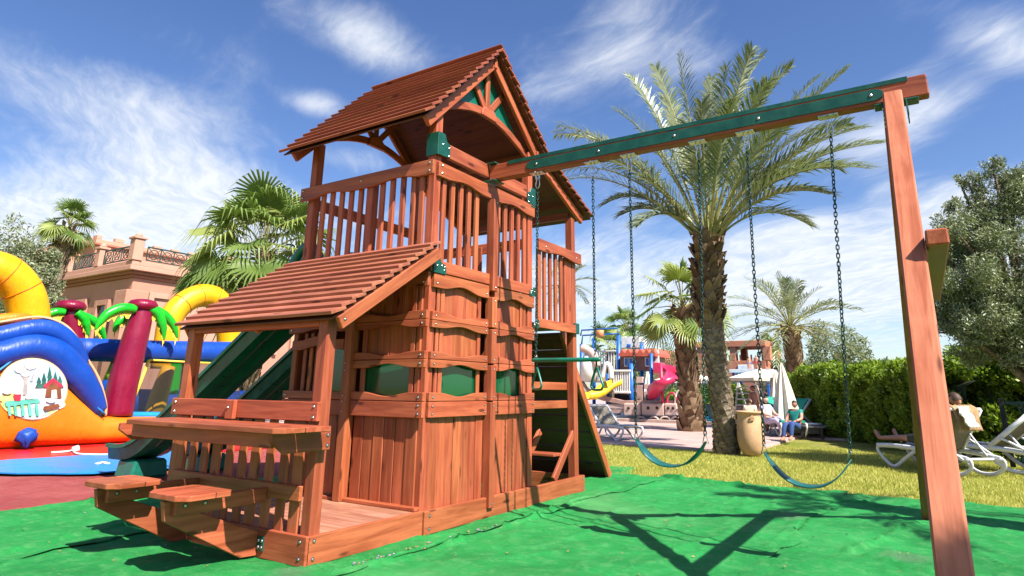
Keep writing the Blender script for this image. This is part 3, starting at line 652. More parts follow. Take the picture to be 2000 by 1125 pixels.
crease([(1690, 1085), (1760, 1105), (1835, 1122)], 0.02, 0.04)
crease([(1560, 970), (1690, 985), (1790, 1003)], 0.02, 0.05)
crease([(1240, 920), (1330, 938), (1450, 950)], 0.035, 0.08)
crease([(1360, 985), (1440, 1000), (1600, 1010)], 0.016, 0.08)
crease([(965, 1078), (1050, 1090), (1190, 1118)], 0.01, 0.03)
crease([(0, 1085), (130, 1050), (250, 1028)], 0.02, 0.04)
crease([(60, 1010), (170, 985), (190, 960)], 0.015, 0.04)
crease([(1890, 1010), (1960, 1018), (2000, 1022)], 0.015, 0.04)
def carpet(name, x0, x1, y0, y1, m, z0, st, edge=0.05, ripple=0.006, creases=True, lip=False):
    nx = int((x1-x0)/st); ny = int((y1-y0)/st); vs = []; fs = []
    for i in range(nx+1):
        for j in range(ny+1):
            x = x0+(x1-x0)*i/nx; y = y0+(y1-y0)*j/ny
            e = min(i, nx-i, j, ny-j)
            px, py = x, y
            if i in (0, nx): px += edge*mnoise.noise((y*1.3, 3.1, i))*1.4
            if j in (0, ny): py += edge*mnoise.noise((x*1.3, 7.7, j))*1.4
            z = z0 + ripple*(mnoise.noise((x*1.7, y*0.9, 2.0)) + 0.6*mnoise.noise((x*4.5+2*y, y*1.6, 5.0))) + ripple*0.9
            if creases:
                for pts, h, w_ in CREASE:
                    for a in range(len(pts)-1):
                        ax, ay = pts[a]; bx_, by = pts[a+1]
                        if x < min(ax, bx_)-0.3 or x > max(ax, bx_)+0.3 or y < min(ay, by)-0.3 or y > max(ay, by)+0.3: continue
                        dx, dy = bx_-ax, by-ay; s = max(0, min(1, ((x-ax)*dx+(y-ay)*dy)/(dx*dx+dy*dy))); dd = math.hypot(x-ax-dx*s, y-ay-dy*s)
                        if dd < w_*3: z += 1.5*h*math.exp(-(dd/(w_*0.72))**2*1.6)*(0.75+0.25*math.sin(9*s+ax))
            if creases:
                w1 = 1-abs(mnoise.noise((x*1.1+0.5*y, y*2.6, 8.0)))*2.2; w2 = 1-abs(mnoise.noise((x*2.9, y*4.1+x, 4.0)))*2.4
                z += 0.015*max(0, w1)**6 + 0.006*max(0, w2)**5
            if lip and y-y0 < 0.16: u_ = 1-(y-y0)/0.16; z += (0.007+0.013*max(0, mnoise.noise((x*1.9, y0, 1.0)))+0.006*mnoise.noise((x*6, y0, 2.0)))*u_*u_
            if e == 0: z = (z0-0.012) if not (lip and j == 0) else z-0.003
            vs.append((px, py, z))
    for i in range(nx):
        for j in range(ny): a = i*(ny+1)+j; fs.append((a, a+ny+1, a+ny+2, a+1))
    return struct(frommesh(name, vs, fs, m, None, None, True))
carpet('green_carpet', -1.6, 5.72, 1.70, 3.72, 'green_carpet', -0.004, 0.03, 0.16, 0.007, lip=True)
carpet('green_carpet', -1.6, 5.66, -0.34, 1.78, 'green_carpet', -0.007, 0.027, 0.10, 0.007, lip=True)
carpet('green_carpet', -1.6, 5.75, -2.42, -0.26, 'green_carpet', -0.010, 0.027, 0.12, 0.007, lip=True)
carpet('green_carpet', -1.6, 5.70, -5.2, -2.34, 'green_carpet', -0.013, 0.03, 0.14, 0.007, lip=True)
carpet('green_carpet', 4.9, 6.6, 0.35, 4.2, 'green_carpet', -0.014, 0.12, 0.08)
carpet('red_carpet', -6.0, 9.5, 3.60, 9.2, 'red_carpet', -0.022, 0.12, 0.06, creases=False)
carpet('green_carpet', 4.0, 16.0, 9.0, 14.0, 'green_carpet', -0.018, 0.3, 0.1, creases=False)
# ---------------------------------------------------------------- inflatable castle on its mats
def vinyl(name, c, rough=0.40):
    m_, k = newmat(name); tcn = k.add('ShaderNodeTexCoord'); v = tcn.outputs['Object']
    n1 = k.noise(v, 2.2, 4, 0.6); base = k.mix(k.ramp(n1, 0.3, 0.7), tuple(x*0.86 for x in c)+(1,), tuple(c)+(1,))
    base = k.mix(k.ramp(k.noise(v, 9, 5, 0.7), 0.58, 0.8, 0, 0.3), base, tuple(min(1, x*0.6+0.12) for x in c)+(1,))
    k.put(k.b.inputs['Base Color'], base); k.put(k.b.inputs['Roughness'], k.ramp(n1, 0.3, 0.7, rough-0.06, rough+0.1)); k.b.inputs['Specular IOR Level'].default_value = 0.45
    wr = k.noise(k.scale(v, (5, 5, 1.2)), 2.2, 4, 0.6, 0.8); bump(k, k.math('ADD', k.math('MULTIPLY', wr, 1.0), k.math('MULTIPLY', k.noise(v, 14, 4, 0.65, 1.0), 0.06)), 0.24, 0.05)
vinyl('vinyl_yellow', (0.86, 0.40, 0.003)); vinyl('vinyl_orange', (0.86, 0.20, 0.008)); vinyl('vinyl_royal', (0.004, 0.058, 0.36)); vinyl('vinyl_maroon', (0.215, 0.004, 0.032), 0.30)
vinyl('vinyl_leaf', (0.012, 0.46, 0.020), 0.25); vinyl('vinyl_lime', (0.36, 0.72, 0.05)); vinyl('vinyl_cyan', (0.01, 0.24, 0.62)); vinyl('vinyl_lemon', (0.85, 0.62, 0.06)); vinyl('vinyl_piping', (0.80, 0.45, 0.22))
def YP(px, py, Y): return on(px, py, 'Y', Y)
def rpx(r, p): return r*((Vector(p)-CAM).dot(FWD))/FPX
IN = empty('inflatable_castle', tuple(gp(150, 872)), 'inflatable bouncy castle in orange, blue and yellow with maroon blow-up palm trees', 'bouncy castle')
Y0 = 10.0
def infl_tube(name, pts, rp, m, Y, sides=14, sub=6, par=None, flat=None):
    P = [YP(p[0], p[1], Y if len(p) < 3 else p[2]) for p in pts]
    rr = [rpx(r_, q) for r_, q in zip(rp if isinstance(rp, (list, tuple)) else [rp]*len(P), P)]
    return tube(name, P, rr, m, par or IN, sides, sub=sub, flat=flat, up=(0, 1, 0))
# orange front: quilted wall with a bulging section
topl = [(-420, 640), (-300, 700), (-160, 760), (-60, 758), (0, 727), (42, 697), (92, 696), (108, 716), (160, 770), (205, 814), (260, 815), (330, 815), (420, 815)]
xs_ = []
for a, b in zip(topl[:-1], topl[1:]):
    for i in range(6): u = i/6; xs_.append((a[0]+(b[0]-a[0])*u, a[1]+(b[1]-a[1])*u))
vs = []; fs = []; nz = 16
for (px, py) in xs_:
    T_ = YP(px, py, Y0)
    for s_ in (-1, 1):
        for j in range(nz+1):
            tt = j/nz; z = T_.z*tt; bul = (1-abs(2*tt-1)**2.6)**0.5
            vs.append((T_.x, Y0+0.32+s_*(0.06+0.30*bul), max(0.0, z)))
m2 = 2*(nz+1)
for i in range(len(xs_)-1):
    for j in range(nz):
        a = i*m2+j; fs.append((a, a+m2, a+m2+1, a+1)); c_ = i*m2+nz+1+j; fs.append((c_, c_+1, c_+m2+1, c_+m2))
    fs.append((i*m2+nz, (i+1)*m2+nz, (i+1)*m2+2*nz+1, i*m2+2*nz+1))
frommesh('front_wall', vs, fs, 'vinyl_orange', None, IN, True)
infl_tube('arch_puff', [(-140, 730), (-60, 706), (0, 692), (65, 678), (112, 693), (147, 730), (176, 770), (194, 803)], [22, 24, 25, 25, 26, 27, 22, 14], 'vinyl_royal', Y0+0.12)
infl_tube('arch_puff', [(-160, 690), (-60, 668), (0, 657), (70, 642), (112, 652), (140, 678), (160, 712)], [16, 19, 20, 20, 20, 19, 14], 'vinyl_royal', Y0+0.30)
infl_tube('arch_piping', [(-60, 640), (0, 629), (75, 619), (122, 632), (150, 660), (166, 694), (192, 738), (206, 785), (206, 812)], 2.6, 'vinyl_piping', Y0+0.22, 6, 5)
infl_tube('arch_piping', [(-60, 752), (0, 722), (42, 692), (92, 691), (108, 711), (160, 765), (205, 810)], 2.2, 'vinyl_cyan', Y0-0.02, 6, 3)
infl_tube('top_band', [(-80, 640), (-20, 628), (30, 622), (60, 620)], [10, 12, 12, 6], 'vinyl_orange', Y0+0.5, 8)
infl_tube('yellow_arch', [(-130, 690), (-110, 600), (-70, 540), (-25, 524), (12, 534), (42, 566), (55, 605), (58, 660)], 35, 'vinyl_yellow', Y0+0.95, 18, 6)
infl_tube('yellow_arch', [(318, 720, 12.6), (326, 660, 12.6), (334, 622, 12.6), (356, 594, 12.6), (388, 578, 12.6), (416, 581, 12.6), (438, 604, 12.6), (446, 645, 12.6), (447, 720, 12.6)], 22, 'vinyl_yellow', 12.6, 16, 6)
infl_tube('side_beam', [(150, 682, 11.2), (260, 686, 11.2), (350, 688, 11.2), (470, 690, 11.2)], 22, 'vinyl_royal', 11.2, 14, 4)
infl_tube('floor_beam', [(200, 811, 10.5), (330, 812, 10.5), (420, 812, 10.5)], 7, 'vinyl_cyan', 10.5, 8, 3)
for pts, r1, Y in (([(228, 812), (240, 750), (256, 690), (270, 640), (279, 604)], [28, 27, 25, 22, 19], 10.45), ([(150, 740), (148, 690), (142, 640), (138, 606)], [22, 21, 19, 16], 11.4)):
    tk = infl_tube('palm_trunk', pts, r1, 'vinyl_maroon', Y, 16, 5)
    c_ = YP(pts[-1][0], pts[-1][1]-7, Y); q = rpx(1, c_)
    lathe('palm_cap', [(q*3, -q*11), (q*17, -q*10), (q*26, -q*4), (q*27, q*2), (q*22, q*9), (q*12, q*12), (q*3, q*12.5)], 'vinyl_maroon', c_, tk, 18)
def pleaf(pts, rp, Y):
    l_ = infl_tube('palm_leaf', pts, rp, 'vinyl_leaf', Y, 10, 6)
    P = crom([YP(a, b+2, Y) for a, b in pts], 6); vs = []; fs = []
    for i, p in enumerate(P):
        d = rpx(11+4*math.sin(i*2.3)+2*math.sin(i*5.1), p)*(1.0 if 1 < i < len(P)-3 else 0.4); vs += [p, p-Vector((0.0, 0.02, d*1.3))]
        if i: n_ = len(vs); fs.append((n_-4, n_-3, n_-1, n_-2))
    f_ = frommesh('leaf_fringe', vs, fs, 'vinyl_lemon', None, l_); md = f_.modifiers.new('solid', 'SOLIDIFY'); md.thickness = 0.012
pleaf([(264, 604), (238, 602), (212, 612), (196, 628), (187, 644)], [9, 10, 9, 7, 2], 10.35)
pleaf([(292, 602), (308, 612), (316, 632), (319, 648), (320, 664)], [8, 10, 9, 6, 2], 10.30)
pleaf([(304, 604), (322, 616), (336, 632), (342, 646), (346, 660)], [7, 9, 8, 6, 2], 10.7)
pleaf([(262, 612), (240, 622), (228, 634), (222, 648)], [6, 7, 6, 2], 10.8)
pleaf([(126, 610), (110, 609), (97, 614), (88, 624)], [7, 8, 7, 2], 11.25); pleaf([(150, 610), (162, 620), (168, 634), (172, 656)], [7, 9, 8, 2], 11.2); pleaf([(160, 614), (182, 626), (196, 642), (206, 666)], [6, 8, 8, 2], 11.5)
# net window with yellow edging, slide towers behind
m_, k = newmat('black_net'); k.put(k.b.inputs['Base Color'], (0.010, 0.010, 0.010, 1)); k.b.inputs['Alpha'].default_value = 0.62; k.b.inputs['Roughness'].default_value = 0.7
q4 = [YP(252, 808, 11.0), YP(292, 704, 11.0), YP(470, 712, 11.0), YP(470, 806, 11.0)]
frommesh('net_panel', q4, [(0, 1, 2, 3)], 'black_net', None, IN)
infl_tube('net_edging', [(250, 810), (291, 703)], 3, 'vinyl_lemon', 10.96, 6, 0); infl_tube('net_edging', [(291, 703), (380, 708), (470, 712)], 2.2, 'vinyl_lemon', 10.96, 6, 0)
infl_tube('inner_column', [(300, 815), (312, 770), (330, 715)], [20, 17, 12], 'vinyl_yellow', 12.0, 10, 3); infl_tube('inner_column', [(337, 770), (340, 735), (342, 700)], [11, 12, 13], 'vinyl_leaf', 12.4, 10, 3); infl_tube('inner_column', [(364, 815), (366, 770)], [14, 13], 'vinyl_maroon', 13.2, 10, 0)
infl_tube('inner_cone', [(208, 790), (216, 742)], [17, 13], 'vinyl_royal', 11.3, 10, 0); infl_tube('inner_cone', [(216, 742), (224, 694)], [13, 2], 'vinyl_lime', 11.3, 10, 0)
infl_tube('back_wall', [(160, 790, 13.8), (300, 792, 13.8), (470, 795, 13.8)], 32, 'vinyl_royal', 13.8, 10, 2)
for pth, r_, Y_ in (([(-70, 540), (-25, 524), (12, 534), (42, 566), (55, 605)], 35.4, Y0+0.95), ([(334, 622), (356, 594), (388, 578), (416, 581), (438, 604)], 22.3, 12.6)):
    C_ = [YP(a, b, Y_) for a, b in pth]
    for i in range(1, len(C_)-1):
        tn = (C_[i+1]-C_[i-1]).normalized(); e1 = V(0, 1, 0); e2 = tn.cross(e1).normalized(); rr_ = rpx(r_, C_[i]); tube('arch_seam', [C_[i]+e1*(rr_*math.cos(R(a)))+e2*(rr_*math.sin(R(a))) for a in range(0, 360, 20)], 0.009, 'vinyl_orange', IN, 5, True)
# air sleeve tied off at the front
nb = YP(54, 852, Y0-0.12); r0 = rpx(17, nb); bm = bmesh.new(); bmesh.ops.create_icosphere(bm, subdivisions=3, radius=1.0)
for v_ in bm.verts:
    d = v_.co.copy(); s_ = 1+0.30*mnoise.noise(d*2.2)+0.16*mnoise.noise(d*5); v_.co = Vector((d.x*r0*s_, d.y*r0*0.8*s_, d.z*r0*s_*(0.9 if d.z > 0 else 1.35)))
    if d.z < -0.45: v_.co.x *= 0.6
me = bpy.data.meshes.new('air_sleeve'); bm.to_mesh(me); bm.free(); setmat(me, 'vinyl_royal'); me.polygons.foreach_set('use_smooth', [True]*len(me.polygons)); link('air_sleeve', me, Matrix.Translation(nb), IN)
# printed round picture on the front: a pale woodland clearing with a picnic table
plain('print_pale', (0.80, 0.83, 0.80), 0.4, var=0.06, nscale=3); plain('print_sky', (0.42, 0.66, 0.80), 0.4, var=0.2, nscale=4); plain('print_fir', (0.03, 0.12, 0.09), 0.4, var=0.3); plain('print_teal', (0.10, 0.45, 0.34), 0.4, var=0.2)
plain('print_grey', (0.32, 0.30, 0.28), 0.4, var=0.3); plain('print_grass', (0.40, 0.62, 0.22), 0.4, var=0.3, nscale=12); plain('print_red', (0.50, 0.03, 0.06), 0.4); plain('print_brown', (0.20, 0.07, 0.03), 0.4, var=0.3); plain('print_lemon', (0.62, 0.66, 0.20), 0.4, var=0.3, nscale=10); plain('print_mint', (0.35, 0.66, 0.52), 0.4, var=0.25, nscale=10); plain('print_stone', (0.52, 0.50, 0.46), 0.4, var=0.25, nscale=12); plain('print_cream', (0.82, 0.70, 0.55), 0.4)
YF = Y0-0.052
def disc(cx, cy, rx, ry, n=36): return [YP(cx+rx*math.cos(2*math.pi*i/n), cy+ry*math.sin(2*math.pi*i/n), YF) for i in range(n)]
def flatpoly(name, pts, m, Y, par, th=0.004):
    P = [YP(a, b, Y) for a, b in pts]; n = len(P); vs = [tuple(p) for p in P]+[(p.x, p.y+th, p.z) for p in P]
    fs = [tuple(range(n)), tuple(range(n, 2*n))[::-1]]+[(i, i+n, (i+1) % n+n, (i+1) % n) for i in range(n)]
    o = frommesh(name, vs, fs, m, None, par); return o
ell = lambda cx, cy, rx, ry, n=32, a0=0, a1=360: [(cx+rx*math.cos(R(a0+(a1-a0)*i/n)), cy+ry*math.sin(R(a0+(a1-a0)*i/n))) for i in range(n)]
pic = flatpoly('picture_panel', ell(64, 760, 66, 59, 40), 'print_pale', YF, IN, 0.05)
flatpoly('picture_rim', ell(64, 760, 68.5, 61, 40), 'vinyl_piping', YF+0.012, IN, 0.03)
fl = [0]
def pp(pts, m): fl[0] += 1; flatpoly('picture_print', pts, m, YF-0.0012*fl[0], pic, 0.0008)
pp(ell(70, 756, 58, 52, 22, 185, 355), 'print_sky'); pp(ell(30, 752, 28, 20, 18), 'print_pale'); pp(ell(62, 782, 62, 34, 22, 0, 180), 'print_grass'); pp(ell(20, 778, 22, 10, 14), 'print_lemon'); pp(ell(92, 790, 36, 12, 16), 'print_pale'); pp(ell(60, 806, 34, 10, 16), 'print_mint')
for (x, h) in ((97, 44), (86, 32), (108, 34), (117, 26), (76, 24)): pp([(x-8, 758), (x-3, 758-h*0.45), (x-5, 758-h*0.45), (x, 758-h), (x+5, 758-h*0.45), (x+3, 758-h*0.45), (x+8, 758)], 'print_fir')
for pts in ([(44, 772), (47, 742), (36, 724), (44, 729), (50, 738), (54, 724), (62, 712), (57, 728), (54, 744), (53, 772)], [(58, 745), (68, 724), (64, 745)]): pp(pts, 'print_grey')
for (cx, cy, rx, ry) in ((40, 722, 12, 7), (60, 714, 13, 8), (50, 730, 10, 6)): pp(ell(cx, cy, rx, ry, 12), 'print_stone')
pp([(88, 776), (92, 750), (108, 746), (118, 752), (121, 778)], 'print_brown'); pp([(84, 754), (104, 738), (124, 754), (120, 758), (104, 746), (88, 758)], 'print_red'); pp([(100, 778), (101, 762), (110, 761), (112, 778)], 'print_cream')
pp([(10, 784), (74, 778), (80, 786), (12, 794)], 'print_teal')
for x in (14, 26, 40, 54, 68): pp([(x, 788), (x+6, 788), (x+8, 812), (x+3, 812)], 'print_teal')
pp([(26, 770), (42, 770), (40, 783), (29, 783)], 'print_red'); pp(ell(56, 775, 7, 5, 12), 'print_cream'); pp([(62, 762), (67, 762), (68, 780), (61, 780)], 'print_mint')
pp([(84, 794), (114, 788), (118, 795), (88, 803)], 'print_brown'); pp(ell(100, 782, 10, 5, 14), 'print_stone'); pp(ell(14, 764, 9, 6, 14), 'print_cream')
# mats
def sheet(name, pts, m, z, th, kind='structure', label=None):
    P = [gp(a, b) for a, b in pts]; n = len(P); vs = [(p.x, p.y, z) for p in P]+[(p.x, p.y, z-th) for p in P]
    fs = [tuple(range(n)), tuple(range(n, 2*n))[::-1]]+[(i, i+n, (i+1) % n+n, (i+1) % n) for i in range(n)]
    bmx = bmesh.new(); vv = [bmx.verts.new(v) for v in vs]; [bmx.faces.new([vv[i] for i in f]) for f in fs]; bmesh.ops.recalc_face_normals(bmx, faces=bmx.faces)
    me = bpy.data.meshes.new(name); bmx.to_mesh(me); bmx.free(); setmat(me, m); o = link(name, me)
    if kind: o['kind'] = kind
    return o
def wob(a, b, n, amp): return [(a[0]+(b[0]-a[0])*i/n, a[1]+(b[1]-a[1])*i/n+amp*mnoise.noise((i*0.9, a[0], 1.0))) for i in range(n)]
o = sheet('vinyl_mat', [(-200, 872), (520, 858), (560, 872)]+wob((400, 884), (-200, 912), 12, 2), 'vinyl_red', 0.012, 0.02, None); tag(o, 'bright red vinyl ground mat under the front of the inflatable castle', 'mat')
o = sheet('vinyl_mat', wob((-200, 917), (240, 887), 12, 2)+[(345, 884), (420, 882), (420, 912)]+wob((335, 917), (150, 930), 6, 1)+wob((130, 929), (-200, 925), 10, 3), 'vinyl_cyan', 0.030, 0.016, None); tag(o, 'bright blue vinyl mat lying in front of the red mat', 'mat')
P = [gp(*p, 0.03) for p in ((100, 884), (130, 882), (142, 880), (150, 886), (180, 888), (210, 888))]
plain('white_cord', (0.75, 0.72, 0.68), 0.6); o = tube('tie_strap', P, 0.016, 'white_cord', None, 6, sub=4); tag(o, 'thin white tie strap lying loose on the red vinyl mat', 'strap')
c_ = gp(141, 879, 0.04); o = lathe('plastic_cup', [(0.03, 0), (0.05, 0.005), (0.055, 0.05), (0.06, 0.09), (0.05, 0.095)], 'white_cord', c_, None, 12, M=Matrix.Translation(c_) @ Matrix.Rotation(R(80), 4, 'Y')); tag(o, 'small white cup lying on the red vinyl mat', 'cup')
for i, (a, b) in enumerate((((188, 906), (212, 905)),)):
    P = [gp(a[0], a[1], 0.04), gp((a[0]+b[0])/2, a[1]-2, 0.04), gp(b[0], b[1], 0.04)]; o = tube('rag', P, [0.03, 0.05, 0.03], 'white_cord', None, 6, sub=3, flat=(0.4, 1)); tag(o, 'small crumpled white rag on the blue mat', 'rag')
# ---------------------------------------------------------------- vegetation
import numpy as np
rg = np.random.default_rng(11)
def fastmesh(name, verts, faces, m, parent=None, M=None, smooth=False):
    """verts (N,3), faces (K,3 or 4) as numpy arrays"""
    me = bpy.data.meshes.new(name); k = faces.shape[1]; me.vertices.add(len(verts)); me.vertices.foreach_set('co', verts.astype(np.float32).ravel())
    me.loops.add(faces.size); me.loops.foreach_set('vertex_index', faces.astype(np.int32).ravel()); me.polygons.add(len(faces))
    me.polygons.foreach_set('loop_start', np.arange(0, faces.size, k, dtype=np.int32)); me.polygons.foreach_set('loop_total', np.full(len(faces), k, dtype=np.int32))
    me.update(calc_edges=True); setmat(me, m); return link(name, me, M, parent)
def leafmat(name, c0, c1, back=None, tl=0.35, rough=0.5, rand=0.1):
    m_ = bpy.data.materials.new(name); m_.use_nodes = True; MAT[name] = m_; k = NT(m_.node_tree); b = m_.node_tree.nodes['Principled BSDF']; o_ = m_.node_tree.nodes['Material Output']
    g = k.add('ShaderNodeNewGeometry'); tcn = k.add('ShaderNodeTexCoord')
    n1 = k.noise(tcn.outputs['Object'], 1.6, 3, 0.6); rp = g.outputs['Random Per Island']
    f_ = k.math('ADD', k.math('MULTIPLY', n1, 0.5), k.math('MULTIPLY', rp, 0.5))
    base = k.mix(k.ramp(f_, 0.25, 0.75), tuple(c0)+(1,), tuple(c1)+(1,))
    if back: base = k.mix(g.outputs['Backfacing'], base, tuple(back)+(1,))
    k.put(b.inputs['Base Color'], base); b.inputs['Roughness'].default_value = rough; b.inputs['Specular IOR Level'].default_value = 0.4
    tr = k.add('ShaderNodeBsdfTranslucent'); k.put(tr.inputs['Color'], k.mix(0.5, base, (c1[0]*1.3, c1[1]*1.5, c1[2]*0.6, 1)))
    mx = k.add('ShaderNodeMixShader'); mx.inputs[0].default_value = tl; k.l.new(b.outputs[0], mx.inputs[1]); k.l.new(tr.outputs[0], mx.inputs[2]); k.l.new(mx.outputs[0], o_.inputs['Surface'])
leafmat('date_leaf', (0.115, 0.150, 0.080), (0.32, 0.345, 0.20), tl=0.22, rough=0.38)
leafmat('date_leaf_dry', (0.22, 0.17, 0.05), (0.38, 0.28, 0.09), tl=0.2)
leafmat('fan_leaf', (0.065, 0.125, 0.026), (0.21, 0.29, 0.07), tl=0.30, rough=0.36)
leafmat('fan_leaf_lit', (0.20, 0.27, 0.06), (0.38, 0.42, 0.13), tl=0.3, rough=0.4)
leafmat('fan_leaf_dead', (0.09, 0.06, 0.03), (0.22, 0.16, 0.08), tl=0.1, rough=0.8)
leafmat('olive_leaf', (0.095, 0.125, 0.045), (0.25, 0.275, 0.12), back=(0.28, 0.31, 0.19), tl=0.15, rough=0.45)
leafmat('hedge_leaf', (0.07, 0.14, 0.014), (0.32, 0.42, 0.05), tl=0.38, rough=0.42)
leafmat('shrub_leaf', (0.08, 0.115, 0.045), (0.22, 0.25, 0.11), tl=0.2)
leafmat('grass_blade', (0.29, 0.33, 0.035), (0.62, 0.56, 0.15), tl=0.3, rough=0.6)
plain('bark', (0.15, 0.105, 0.07), 0.9, var=0.4, nscale=9, bmp=0.6, bscale=20)
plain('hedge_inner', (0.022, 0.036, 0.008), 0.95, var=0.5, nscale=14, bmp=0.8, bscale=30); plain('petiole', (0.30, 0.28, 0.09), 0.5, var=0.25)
def palmbark(name, c0, c1, c2, grey=0.0):
    m_, k = newmat(name); tcn = k.add('ShaderNodeTexCoord'); v = tcn.outputs['Object']; g = k.add('ShaderNodeNewGeometry')
    n1 = k.noise(v, 4, 4, 0.7); f_ = k.math('ADD', k.math('MULTIPLY', n1, 0.6), k.math('MULTIPLY', g.outputs['Random Per Island'], 0.4))
    base = k.mix(k.ramp(f_, 0.25, 0.7), tuple(c0)+(1,), tuple(c1)+(1,)); base = k.mix(k.ramp(k.noise(k.scale(v, (20, 20, 3)), 2, 4, 0.7), 0.45, 0.75, 0, 0.6), base, tuple(c2)+(1,))
    k.put(k.b.inputs['Base Color'], base); k.b.inputs['Roughness'].default_value = 0.9; k.b.inputs['Specular IOR Level'].default_value = 0.15; bump(k, k.noise(k.scale(v, (30, 30, 6)), 2, 4, 0.7), 0.6, 0.02)
palmbark('palm_bark', (0.16, 0.105, 0.065), (0.34, 0.25, 0.17), (0.10, 0.06, 0.035)); palmbark('palm_bark_grey', (0.17, 0.125, 0.085), (0.37, 0.295, 0.21), (0.11, 0.075, 0.05)); palmbark('palm_boots', (0.11, 0.062, 0.034), (0.30, 0.20, 0.12), (0.06, 0.035, 0.02))
def palm_trunk(name, path, rads, parent, m, rows, per, scale_len, out_, mshell=None, jag=0.3, z0=0.0, z1=1.0):
    """tapered stem plus overlapping leaf-base scales wound round it"""
    P = crom(path, 8); n = len(P)
    def at_(u):
        f_ = u*(n-1); i = min(n-2, int(f_)); return P[i].lerp(P[i+1], f_-i), (P[i+1]-P[i]).normalized()
    def rad(u):
        f_ = u*(len(rads)-1); i = min(len(rads)-2, int(f_)); return rads[i]*(1-(f_-i))+rads[i+1]*(f_-i)
    vs, fs = tubegeo(P, [rad(i/(n-1))*0.96 for i in range(n)], 14); t_ = frommesh(name, vs, fs, mshell or m, None, parent, True)
    vv = []; ff = []
    for j in range(rows):
        for k_ in range(per):
            u = z0+(z1-z0)*(j+rnd.uniform(-0.2, 0.2)+0.5*(k_ % 2))/rows
            if u < 0 or u > 1: continue
            c_, d = at_(u); r_ = rad(u); a = 2*math.pi*(k_+0.5*(j % 2))/per+j*0.21+rnd.uniform(-0.08, 0.08)
            e1 = V(math.cos(a), math.sin(a), 0); e1 = (e1-d*e1.dot(d)).normalized(); e2 = d.cross(e1)
            hw = math.pi*r_/per*1.12; L = scale_len*rnd.uniform(1-jag, 1+jag); o_ = out_*rnd.uniform(0.6, 1.4)
            b0 = c_+e1*(r_*0.93)
            q = [b0-e2*hw, b0+e2*hw, b0+d*L*0.65+e2*hw*0.72+e1*o_*0.7, b0+d*L+e2*hw*0.25+e1*o_, b0+d*L-e2*hw*0.25+e1*o_, b0+d*L*0.65-e2*hw*0.72+e1*o_*0.7, b0+d*L*0.85+e1*(o_*0.1-0.01)]
            s = len(vv); vv += q; ff += [(s, s+1, s+2, s+5), (s+5, s+2, s+3, s+4), (s+4, s+3, s+6), (s+2, s+6, s+3), (s+5, s+4, s+6)]
    if vv: o_ = frommesh('leaf_scar', vv, ff, m, None, t_); o_['kind'] = 'stuff'
    return t_
def frond(base, tip, sag, parent, nl=46, ll=0.42, m='date_leaf', up=0.35, twist=0.0, r0=0.022, side=None):
    base = Vector(base); tip = Vector(tip); L = (tip-base).length; mid = (base+tip)/2+Vector((0, 0, sag*L))
    n = nl; C = [base*(1-u)**2+mid*2*u*(1-u)+tip*u*u for u in [i/n for i in range(n+1)]]
    vs = []; fs = []
    for i in range(n):
        u = i/n
        if u < 0.24: continue
        p = C[i]; d = (C[i+1]-C[i]).normalized(); sd_ = d.cross(Vector((0, 0, 1)))
        if sd_.length < 0.15: sd_ = Vector((math.sin(twist), math.cos(twist), 0))
        sd_.normalize(); nn = sd_.cross(d).normalized()
        if twist: q_ = Matrix.Rotation(twist*u, 3, d); sd_ = q_ @ sd_; nn = q_ @ nn
        le = ll*(0.72+0.28*math.sin(math.pi*min(1, (u-0.12)/0.8)**0.75))*(1.0 if u < 0.86 else 1-(u-0.86)*3.2)
        for s in (-1, 1):
            an = R(52-22*u+rnd.uniform(-8, 8)); upk = up*rnd.uniform(0.4, 1.5)
            dv = (d*math.cos(an)+sd_*(s*math.sin(an))+nn*upk).normalized(); le2 = le*rnd.uniform(0.8, 1.12); dr = Vector((0, 0, -0.26*le2*rnd.uniform(0.2, 1.4)))
            wv_ = dv.cross(nn).normalized()*0.0165+nn*0.006
            a = p; b = p+dv*le2*0.45; c_ = p+dv*le2+dr; k_ = len(vs)
            vs += [a-wv_*0.5, a+wv_*0.5, b+wv_, c_, b-wv_]; fs += [(k_, k_+1, k_+2, k_+4), (k_+4, k_+2, k_+3)]
    tv, tf = tubegeo(C, [r0*(1-0.88*i/n) for i in range(n+1)], 5); k_ = len(vs); vs += tv; nf = len(fs); fs += [tuple(a+k_ for a in f) for f in tf]
    return frommesh('frond', vs, fs, [m, 'petiole'], None, parent, False, [0]*nf+[1]*len(tf))
